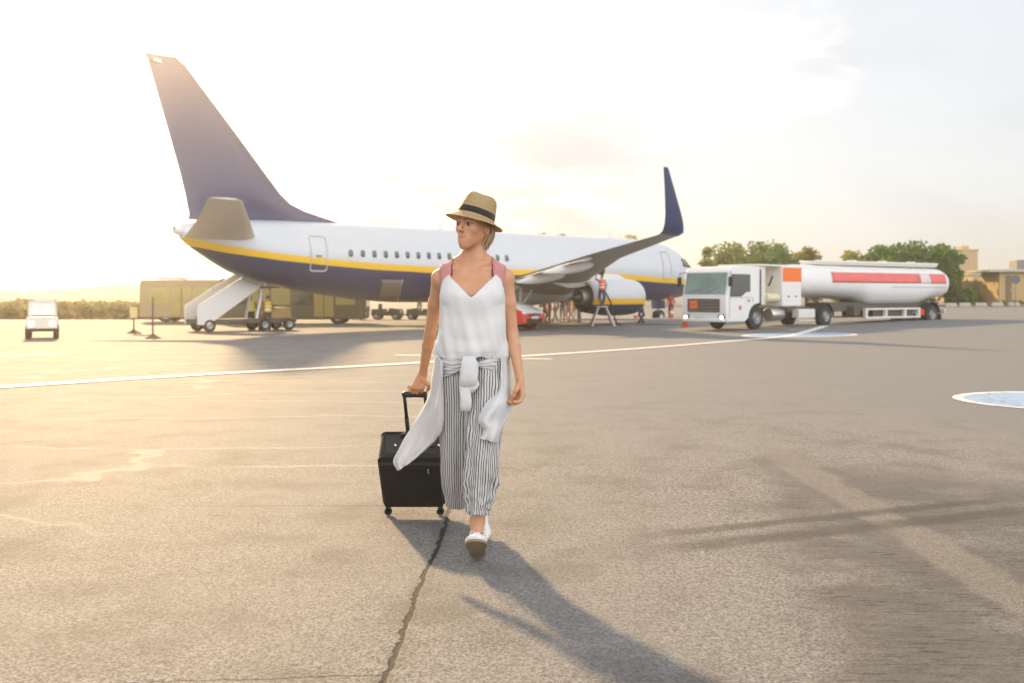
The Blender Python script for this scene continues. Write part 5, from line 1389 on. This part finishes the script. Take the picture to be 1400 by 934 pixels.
# conforming straps: cast onto the body in the plane of the strap, from front over the shoulder to the back
def over(xc, w, a0, a1, off, cz=1.33, cy=4.885, nseg=26, taper=None, lean=0.0):
    rows = []
    for i in range(nseg + 1):
        t = i / nseg; a = a0 + (a1 - a0) * t; d = Vector((0, -math.cos(a), math.sin(a)))
        ww = w * (taper(t) if taper else 1); row = []
        for j in range(5):
            x = xc + lean * (t - .5) + (j / 4 - .5) * ww
            o = Vector((x, cy, cz)) + d * (.17 if a > .9 else .35)
            hit = bvh.ray_cast(o, -d, .5)
            p = hit[0] if hit[0] is not None else Vector((x, cy, cz)) + d * .07
            row.append(p + d * off)
        rows.append(row)
    # even out the ray casts
    for _ in range(2):
        rows = [rows[0]] + [[(rows[i - 1][j] + rows[i][j] * 2 + rows[i + 1][j]) / 4 for j in range(5)] for i in range(1, len(rows) - 1)] + [rows[-1]]
    return rows
for sgn in (-1, 1):
    tp = lambda t: np.interp(t, [0, .18, .45, .8, 1], [.42, .80, 1.08, 1, .8])
    rows = over(-.193 + sgn * .129, .062, R(-28), R(190), .0065, taper=tp, lean=-sgn * .004)
    MB().loft(rows, False, False, closed=False).build('shoulder_strap', C_PINK, woman, 180, off=WO, solid=.006)
    rows = over(-.193 + sgn * .099, .006, R(22), R(180), .006)
    MB().loft(rows, False, False, closed=False).build('camisole_strap', C_STRAP_SHADE, woman, 180, off=WO, solid=.003)

# trousers: two wide legs with stripes that follow the cloth
def leg_loft(rows, seed, wr=1.0):
    # rows: v, u_left, u_right, Y, half depth
    C3 = [Vector(((W((r[1] + r[2]) / 2, r[0], r[3])).x, r[3], W(645, r[0], r[3]).z)) for r in rows]
    A = [Vector(((r[2] - r[1]) / 2 / FPX * r[3], r[4], 0)) for r in rows]
    C3, A = catmull(C3, 12), catmull(A, 12)
    out = []; n = 120
    for i, (c, a) in enumerate(zip(C3, A)):
        t = i / (len(C3) - 1); ring = []
        for k in range(n):
            th = 2 * PI * k / n
            f = (.004 * math.sin(5 * th + seed) + .004 * math.sin(9 * th + 2 * seed + 2 * t)) * (.4 + t)
            p0 = Vector((math.sin(th) * 2.2 + seed, math.cos(th) * 2.2, t * 13 * wr))
            crease = noise.noise(p0) * .011 * wr + noise.noise(p0 * 2.3) * .005 * wr
            sl = math.sin(t * 38 * wr + 3.6 * math.sin(th + seed) + 4 * noise.noise(Vector((th, t * 4, seed))))
            crease += max(0, sl) ** 2 * .0065 * wr * sstep(.45, .75, t)
            f += crease
            e = 2.4; s_, c_ = math.sin(th), math.cos(th); q = (abs(s_) ** e + abs(c_) ** e) ** (-1 / e)
            ring.append(Vector((c.x + s_ * q * (a.x + f), c.y - c_ * q * (a.y + f), c.z + (.004 * math.sin(4 * th + seed) if i == len(C3) - 1 else 0))))
        out.append(ring)
    return out
legF = [(478, 640, 690, 4.87, .085), (510, 641, 692, 4.86, .10), (550, 640, 691, 4.84, .105), (590, 638.5, 686, 4.80, .105), (630, 636, 681, 4.79, .10), (665, 635, 678, 4.81, .095), (688, 637, 672, 4.82, .10), (699, 639, 669, 4.82, .095)]
legB = [(478, 600, 650, 4.88, .085), (510, 601, 648, 4.89, .10), (550, 603, 648, 4.91, .10), (590, 603.5, 647, 4.95, .10), (630, 604, 646, 5.01, .10), (660, 606, 645, 5.07, .10), (680, 610, 641, 5.12, .09), (691, 612, 640, 5.15, .085)]
tm = MB()
tm.loft(leg_loft(legF, 1.3, 1.0), True, False, uvw=.62)
tm.loft(leg_loft(legB, 4.1, .45), True, False, uvw=.62)
tm.build('trousers', C_STRIPE, woman, 180, off=WO, solid=.003)
# drawstring ends hanging at the front
for (u0, v0, u1, v1) in ((629, 540, 627.5, 581), (637, 545, 637, 590)):
    MB().tube(catmull([W(u0, v0, 4.755), W((u0 + u1) / 2 + .8, (v0 + v1) / 2, 4.735), W(u1, v1, 4.745)], 6), .004, 6).build('drawstring', C_STRIPE, woman, 180, off=WO)

# shirt knotted round the hips
def sheet(rows, folds=.006, nf=4, seed=0.0, th=.003, name='shirt_tail', amp_top=.5):
    rows = [catmull([W(*p) for p in r], 10) for r in rows]
    cols = list(zip(*rows)); cols = [catmull(list(c), 8) for c in cols]
    nu, nv = len(cols), len(cols[0]); vs = []
    for i in range(nu):
        for j in range(nv):
            p = cols[i][j].copy(); u, v = i / (nu - 1), j / (nv - 1)
            w = math.sin(u * nf * PI * 2 + seed + 1.6 * math.sin(v * 4 + seed)) + .6 * math.sin(u * nf * 3.7 + v * 7 + seed * 2)
            p.y += folds * w * (amp_top + v) + noise.noise(Vector((u * 4, v * 5, seed))) * folds * 1.8
            p.x += noise.noise(Vector((u * 3 + 7, v * 6, seed + 3))) * folds * .6
            vs.append(p)
    fs = [(i * nv + j, i * nv + j + 1, (i + 1) * nv + j + 1, (i + 1) * nv + j) for i in range(nu - 1) for j in range(nv - 1)]
    return MB().add(vs, fs)
shirt_rows = []
nb = 160
for v in np.linspace(0, 1, 22):
    ring = []
    for i in range(nb):
        th = 2 * PI * i / nb
        s = math.sin(th)                              # -1 image left, 1 image right
        fr = max(0, math.cos(th))
        top = .978 - .040 * fr ** .8 * (1 - abs(s)) - .0 * s
        bot = np.interp(s, [-1, -.6, -.15, .15, .6, 1], [.86, .885, .925, .927, .905, .88]) if math.cos(th) > 0 else .80
        z = top + (bot - top) * v
        roll = .006 * math.sin(v * PI) + .0055 * math.sin(v * 19 + 5 * s + 1.5 * math.sin(3 * th)) * math.sin(v * PI) + .004 * math.sin(v * 33 - 6 * s + 2 * math.sin(5 * th))
        A, Bq = .161 + roll, .133 + roll
        e = 2.3; c_ = math.cos(th); q = (abs(s) ** e + abs(c_) ** e) ** (-1 / e)
        ring.append(Vector((-.194 + s * q * A, 4.888 - c_ * q * Bq, z)))
    shirt_rows.append(ring)
sm = MB().loft(shirt_rows, False, False)
shirt = sm.build('tied_shirt', C_SHIRT, woman, 180, off=WO, solid=.004)
sheet([[(594, 486, 4.87), (598.5, 487, 4.80), (605, 495, 4.765)], [(591, 512, 4.90), (598, 514, 4.82), (605.5, 518, 4.765)],
       [(587.5, 535, 4.95), (596, 540, 4.85), (605.5, 545, 4.78)], [(577, 560, 5.0), (590, 567, 4.90), (604.5, 574, 4.80)],
       [(562, 585, 5.04), (580, 591, 4.95), (603.5, 590, 4.84)], [(548, 610, 5.06), (568, 613, 4.99), (596, 601, 4.91)],
       [(538.5, 629, 5.07), (555, 629, 5.02), (586, 611, 4.95)], [(544, 644, 5.07), (553, 638, 5.03), (570, 625, 4.99)]],
      .009, 3.2, .4).build('shirt_tail', C_SHIRT, shirt, 180, off=WO, solid=.003)
sheet([[(684, 487, 4.77), (691, 486, 4.82), (696.5, 488, 4.90)], [(684.5, 508, 4.76), (691.5, 508, 4.80), (698, 509, 4.90)],
       [(681, 535, 4.75), (690, 533, 4.76), (699, 532, 4.86)], [(664, 552, 4.70), (682, 553, 4.69), (700, 555, 4.80)],
       [(653.5, 573, 4.685), (672, 574, 4.665), (690, 577, 4.755)], [(661, 588, 4.675), (673, 587, 4.655), (685, 590, 4.73)],
       [(656, 600, 4.675), (668, 603, 4.655), (680, 606, 4.72)]], .006, 2.2, 2.1).build('shirt_tail', C_SHIRT, shirt, 180, off=WO, solid=.003)
def strip(path, wid, seed, flat=.32, nm='shirt_knot'):
    P3 = catmull([W(*p) for p in path], 8); ww = np.interp(np.linspace(0, 1, len(P3)), np.linspace(0, 1, len(wid)), wid)
    rings = []
    for i, p in enumerate(P3):
        ring = []
        for k in range(40):
            th = 2 * PI * k / 40
            e = 2.6; s_, c_ = math.sin(th), math.cos(th); q = (abs(s_) ** e + abs(c_) ** e) ** (-1 / e)
            f = 1 + .05 * math.sin(6 * th + i * .3 + seed) + .10 * noise.noise(Vector((s_ * 1.5, c_ * 1.5 + seed, i * .22)))
            ring.append(p + Vector((s_ * q * ww[i] * f, -c_ * q * ww[i] * flat * f, 0)))
        rings.append(ring)
    return MB().loft(rings)
strip([(641, 487, 4.735), (642, 497, 4.715), (641, 512, 4.705), (640, 523, 4.712), (640, 529, 4.73)], [.026, .038, .041, .043, .038], 1.0, .40).build('shirt_knot', C_SHIRT, shirt, 180, off=WO)
strip([(637, 524, 4.735), (635, 530, 4.725), (637, 545, 4.715), (637, 556, 4.718), (636.5, 562, 4.73)], [.028, .026, .025, .027, .020], 3.0, .40).build('shirt_sleeve', C_SHIRT, shirt, 180, off=WO)
strip([(648, 520, 4.74), (648, 527, 4.728), (645, 533, 4.725), (644, 537, 4.735)], [.020, .024, .020, .010], 5.0, .5).build('shirt_sleeve', C_SHIRT, shirt, 180, off=WO)

# shoes
M_SHOE = cloth('white_canvas_shoe', (0.78, 0.77, 0.75), weave=500, bump=.2)
M_SOLE = mat('tan_rubber_sole', (0.34, 0.235, 0.145), .75, var=.3, scale=70, bump=.6, bscale=220)
M_RIMW = mat('white_rubber', (0.72, 0.70, 0.67), .6)
def shoe(org, d, n):
    d, n = Vector(d).normalized(), Vector(n).normalized(); s = d.cross(n).normalized(); n = s.cross(d).normalized()
    L = .262
    def outline(t): return np.interp(t, [0, .03, .10, .25, .45, .65, .80, .92, .97, 1], [.012, .024, .033, .036, .036, .046, .048, .036, .024, .008])
    def top(t): return np.interp(t, [0, .08, .22, .38, .55, .72, .88, .96, 1], [.055, .088, .090, .086, .072, .056, .046, .036, .022])
    P = lambda t, x, h: org + d * (t * L) + s * x + n * h
    rings = []
    for t in np.linspace(0, 1, 26):
        w, h = outline(t), top(t); ring = []
        for k in range(28):
            a = 2 * PI * k / 28; c_, s_ = math.cos(a), math.sin(a)
            if s_ >= 0: x, z = c_ * w * (1 - .38 * s_ ** 2 * (1 if t < .6 else .5)), .022 + (h - .022) * s_ ** .75
            else: x, z = c_ * w, .022 + s_ * .006
            ring.append(P(t, x, z))
        rings.append(ring)
    up = MB().loft(rings).build('shoe', M_SHOE, woman, 60, off=WO)
    rim, sol = [], []
    for t in np.linspace(0, 1, 26):
        w = outline(t) + .004
        rim.append([P(t, -w, .012), P(t, -w * .98, .026), P(t, w * .98, .026), P(t, w, .012)])
        wi = max(.003, w - .001)
        sol.append([P(t, -wi, .0), P(t, -wi, .012), P(t, wi, .012), P(t, wi, .0)])
    MB().loft(rim).build('sole_rim', M_RIMW, up, 40, off=WO)
    MB().loft(sol).build('sole', M_SOLE, up, 40, off=WO)
    lm = MB()
    for i in range(5):
        t = .42 + i * .065; w = outline(t) * .50; h = top(t) + .003
        lm.tube([P(t, -w, h - .010), P(t + .01, -w * .5, h), P(t + .01, w * .5, h), P(t, w, h - .010)], .0035, 6)
    lm.tube([P(.40, .0, top(.4) + .003), P(.43, .03, top(.4) + .010), P(.50, .035, top(.5) - .004)], .003, 6)
    lm.tube([P(.40, .0, top(.4) + .003), P(.43, -.03, top(.4) + .010), P(.49, -.04, top(.5) - .006)], .003, 6)
    lm.build('shoelace', M_RIMW, up, 180, off=WO)
    MB().tube([P(.02, -.02, .085), P(.01, 0, .10), P(.02, .02, .085)], .005, 6).build('heel_tab', M_RIMW, up, 180, off=WO)
    MB().tube([P(.24, 0, .07), P(.20, 0, .125)], [.036, .037], 16).build('sock', M_RIMW, up, 180, off=WO)
pt = R(31)
shoe(Vector((-.163, 4.80, .002)), (-.02, -math.cos(pt), math.sin(pt)), (0, math.sin(pt), math.cos(pt)))
pr = R(-22)
shoe(Vector((-.172, 5.345, .095)), (.06, -math.cos(pr), math.sin(pr)), (0, math.sin(pr), math.cos(pr)))

# hair: cap under the hat, locks behind the ear and at the nape
def hair_mat():
    m = bpy.data.materials.new('blond_brown_hair'); m.use_nodes = True
    nt = m.node_tree; b = nt.nodes['Principled BSDF']
    uv = N(nt, 'UVMap'); mp = N(nt, 'Mapping'); mp.inputs['Scale'].default_value = (60, 3, 1); link(nt, uv.outputs[0], mp.inputs['Vector'])
    n = N(nt, 'TexNoise'); n.inputs['Scale'].default_value = 1; n.inputs['Detail'].default_value = 5; link(nt, mp.outputs[0], n.inputs['Vector'])
    link(nt, mixc(nt, smooth_(nt, n.outputs['Fac'], .3, .7), (0.14, 0.08, 0.04), (0.52, 0.35, 0.18)), b.inputs['Base Color'])
    b.inputs['Roughness'].default_value = .45
    return m
HAIR = hair_mat()
hm_ = MB(); random.seed(11)
hm_.ell(H(-.020, 0, .045), (.096, .079, .082), HM)
def lock(a, b_, c, d, r): hm_.tube(catmull([H(*a), H(*b_), H(*c), H(*d)], 5), [r * q for q in np.interp(np.linspace(0, 1, 16), [0, .3, .7, 1], [1, 1.1, .8, .15])], 6, flat=.6)
for i in range(46):
    t = random.random(); q = random.choice((-1, 1)); j = lambda k: random.uniform(-k, k)
    f0 = -.03 - .06 * t; s0 = q * (.080 - .055 * t ** 2) 
    lock((f0, s0, .03), (f0 - .010 + j(.006), s0 * 1.06 + j(.003), -.02), (f0 - .004 + j(.01), s0 * .98 + j(.006), -.055), (f0 + .012 + j(.014), s0 * .84 + j(.01), -.088 - .02 * random.random()), .0075)
for q in (-1, 1):                                   # strands tucked just behind the ear
    for i in range(7):
        f0 = -.026 - .005 * i
        lock((f0, q * .070, .02), (f0 + .004, q * .072, -.03), (f0 + .010, q * .064, -.058), (f0 + .016 + .004 * (i % 3), q * .055, -.085 - .006 * (i % 2)), .0065)
for q in (-1, 1):                                   # temple
    for i in range(9):
        f0 = .028 - .008 * i
        lock((f0, q * .070, .045), (f0 - .002, q * .0765, .028), (f0 - .008, q * .0785, .012), (f0 - .014, q * .0785, .000 - .002 * (i % 3)), .0065)
hm_.build('hair', HAIR, woman, 180, off=WO)

# straw hat
def straw():
    m = bpy.data.materials.new('woven_straw'); m.use_nodes = True
    nt = m.node_tree; b = nt.nodes['Principled BSDF']
    uv = N(nt, 'UVMap')
    sp = N(nt, 'SeparateXYZ'); link(nt, uv.outputs[0], sp.inputs[0])
    ring_ = math_(nt, 'MULTIPLY', sp.outputs[1], 1 / .0085); col_ = math_(nt, 'MULTIPLY', sp.outputs[0], 62)
    a = math_(nt, 'SINE', math_(nt, 'MULTIPLY', ring_, 2 * PI)); 
    sh = math_(nt, 'MULTIPLY', math_(nt, 'FLOOR', ring_), .5)
    c_ = math_(nt, 'SINE', math_(nt, 'MULTIPLY', math_(nt, 'ADD', col_, sh), 2 * PI))
    w = math_(nt, 'MULTIPLY', math_(nt, 'ADD', a, 1), math_(nt, 'ADD', c_, 1.2))
    n = N(nt, 'TexNoise'); n.inputs['Scale'].default_value = 60; n.inputs['Detail'].default_value = 4
    tcn = N(nt, 'TexCoord'); link(nt, tcn.outputs['Object'], n.inputs['Vector'])
    base = mixc(nt, n.outputs['Fac'], (0.80, 0.57, 0.26), (0.92, 0.72, 0.41))
    c = mixc(nt, smooth_(nt, w, .05, 1.0), (0.33, 0.19, 0.07), base)
    link(nt, c, b.inputs['Base Color']); b.inputs['Roughness'].default_value = .6
    bp = N(nt, 'Bump'); bp.inputs['Strength'].default_value = .7; bp.inputs['Distance'].default_value = .0025
    link(nt, w, bp.inputs['Height']); link(nt, bp.outputs['Normal'], b.inputs['Normal'])
    out = nt.nodes['Material Output']; tr = N(nt, 'BsdfTranslucent'); link(nt, base, tr.inputs['Color'])
    ms = N(nt, 'MixShader'); ms.inputs[0].default_value = .16
    link(nt, b.outputs[0], ms.inputs[1]); link(nt, tr.outputs[0], ms.inputs[2]); link(nt, ms.outputs[0], out.inputs['Surface'])
    return m
hn = Vector((.27, .10, .95)).normalized()
hfw = (HF - hn * HF.dot(hn)).normalized(); hsd = hn.cross(hfw).normalized()
hc = H(-.012, 0, .047)
def hp(a, rf, rs, h): return hc + hfw * math.cos(a) * rf + hsd * math.sin(a) * rs + hn * h
def hring(rf, rs, h, brim=0.0, pinch=0.0, n=72):
    out = []
    for k in range(n):
        a = 2 * PI * k / n
        hh = h - brim * (.55 * math.cos(a) ** 2 * (1 if math.cos(a) > 0 else .1)) + brim * .85 * math.sin(a) ** 2 + (brim * 1.0 if math.cos(a) < 0 else 0) * math.cos(a) ** 2
        pk = pinch * (math.exp(-((a - .75) / .45) ** 2) + math.exp(-((a - 2 * PI + .75) / .45) ** 2))
        out.append(hp(a, rf * (1 - pk), rs * (1 - pk), hh - pk * .012))
    return out
prof = [(.152, .140, -.030, .006, 0), (.143, .131, -.026, .004, 0), (.128, .115, -.018, .002, 0), (.113, .099, -.008, .000, 0), (.103, .088, 0, 0, 0), (.1005, .0855, .008, 0, 0), (.099, .084, .03, 0, 0), (.096, .081, .06, 0, .03),
        (.092, .077, .085, 0, .08), (.086, .071, .101, 0, .14), (.075, .060, .111, 0, .20), (.058, .042, .112, 0, .24), (.038, .024, .107, 0, .2), (.015, .010, .104, 0, 0), (.002, .002, .1035, 0, 0)]
dense = []
for i in range(len(prof) - 1):
    for k in range(4): dense.append(tuple(np.array(prof[i]) + (np.array(prof[i + 1]) - np.array(prof[i])) * k / 4))
dense.append(prof[-1])
hat = MB().loft([hring(*p) for p in dense], False, False).build('straw_hat', straw(), woman, 180, off=WO, solid=.003)
MB().loft([hring(rf + g, rs + g, h) for rf, rs, h, g in ((.1008, .0858, .006, .0025), (.1003, .0853, .010, .004), (.0982, .0832, .034, .004), (.0978, .0828, .037, .0022))], False, False).build('hat_band', cloth('black_ribbon', (0.022, 0.020, 0.020), .6), hat, 180, off=WO)

# ------------------------------------------------------------------ suitcase
M_CASE = mat('black_ballistic_fabric', (0.020, 0.018, 0.016), .72, var=.25, scale=9, bump=.35, bscale=700)
M_CASE_SKYLIT = mat('black_fabric_skylit', (0.030, 0.027, 0.024), .6, var=.2, scale=9, bump=.3, bscale=500)  # lighter copy of the case fabric: skylight on the top as colour
M_PIPE = mat('black_piping', (0.014, 0.013, 0.012), .75)
M_GRIP = mat('black_plastic', (0.015, 0.015, 0.015), .35)
sx = W(563.5, 660, 5.6).x
case = thing('suitcase', 'black soft cabin suitcase on wheels pulled by the walking woman', 'suitcase', (sx, 5.72, 0), 0)
tl = R(40)                                          # leans towards the hand that pulls it
CM = Matrix.Translation((0, 0, .045)) @ Matrix.Rotation(tl, 4, 'X')
def case_body(w, d, h, r, y0, z0):
    rings = []
    zs_ = sorted(set([r * (1 - math.cos(R(a))) for a in range(0, 91, 15)] + list(np.linspace(r, h - r, 8)) + [h - r * (1 - math.cos(R(a))) for a in range(0, 91, 15)]))
    for z in zs_:
        e_ = min(z, h - z); ins = r - math.sqrt(max(0, r * r - (r - e_) ** 2)) if e_ < r else 0
        ring = []
        for (cx, cy, a0) in ((1, 1, 0), (-1, 1, PI / 2), (-1, -1, PI), (1, -1, 1.5 * PI)):
            for k in range(7):
                a = a0 + PI / 2 * k / 6
                ring.append(Vector((cx * (w / 2 - r) + math.cos(a) * (r - ins) , y0 + cy * (d / 2 - r) + math.sin(a) * (r - ins), z0 + z)))
        rings.append(ring)
    return MB().loft(rings)
cw, chh = .350, .42
case_body(cw, .20, chh, .028, .11, 0).xform(CM).build('body', M_CASE, case, 50)
case_body(cw - .012, .03, chh * .90, .012, .002, .016).xform(CM).build('front_pocket', M_CASE, case, 50)
MB().box((0, .105, chh + .001), (cw - .07, .13, .006)).xform(CM).build('lit_top', M_CASE_SKYLIT, case, 50, bevel=.002)
# piping round the front edge, zip along the pocket top
def rrect(w, h, r, y, z0):
    out = []
    for (cx, cz, a0) in ((1, 1, 0), (-1, 1, PI / 2), (-1, -1, PI), (1, -1, 1.5 * PI)):
        for k in range(7):
            a = a0 + PI / 2 * k / 6
            out.append(Vector((cx * (w / 2 - r) + math.cos(a) * r, y, z0 + h / 2 + cz * (h / 2 - r) + math.sin(a) * r)))
    return out + out[:1]
MB().tube(rrect(cw - .004, chh - .004, .03, .018, .002), .006, 8).tube(rrect(cw - .004, chh - .004, .03, .20, .002), .006, 8).xform(CM).build('piping', M_PIPE, case, 180)
zp = MB().tube([(-cw / 2 + .02, -.015, chh * .86), (cw / 2 - .02, -.015, chh * .86)], .004, 8).xform(CM).build('zip', M_PIPE, case, 180)
MB().box((.10, -.021, chh * .82), (.010, .004, .035)).xform(CM).build('zip_pull', M_METAL, zp, bevel=.002)
M_STUD = mat('bright_stud', (.8, .78, .72), .25, .9)
for x in (-.085, .155):
    MB().lathe([(.0001, .004), (.0075, .003), (.0075, -.006)], (x, .10, chh + .006), 'z', 14).xform(CM).build('stud', M_STUD, case, 180)
GX = .046                                           # the pull handle rises off centre
for x in (GX - .055, GX + .055):
    t_ = MB().tube([(x, .105, chh - .02), (x, .105, chh + .23)], .0115, 10).tube([(x, .105, chh + .22), (x, .105, chh + .398)], .0092, 10)
    t_.xform(CM).build('handle_tube', M_GRIP, case, 180)
MB().box((GX, .105, chh + .004), (.17, .045, .014)).xform(CM).build('handle_socket', M_GRIP, case, bevel=.004)
g = MB().tube([(GX - .064, .105, chh + .398), (GX - .05, .105, chh + .402), (GX, .105, chh + .404), (GX + .05, .105, chh + .402), (GX + .064, .105, chh + .398)], [.014, .0175, .0175, .0175, .014], 14)
g.xform(CM).build('grip', M_GRIP, case, 180)
MB().tube([(-.06, .165, chh), (-.05, .165, chh + .022), (.05, .165, chh + .022), (.06, .165, chh)], .008, 8, flat=1.4).xform(CM).build('carry_handle', M_PIPE, case, 180)
for x in (-.150, .150):
    w = MB().box((x, .0, .002), (.030, .045, .045), top=.8).xform(CM).build('wheel_housing', M_GRIP, case, bevel=.005)
    wheel_mb(.022, .018, x, .006, .024 - .045).xform(Matrix.Translation((0, 0, .045))).build('wheel', M_BLACK, w, 50)
for x in (-.13, .13): MB().box((x, .17, -.012), (.03, .025, .03)).xform(CM).build('foot', M_GRIP, case, bevel=.005)
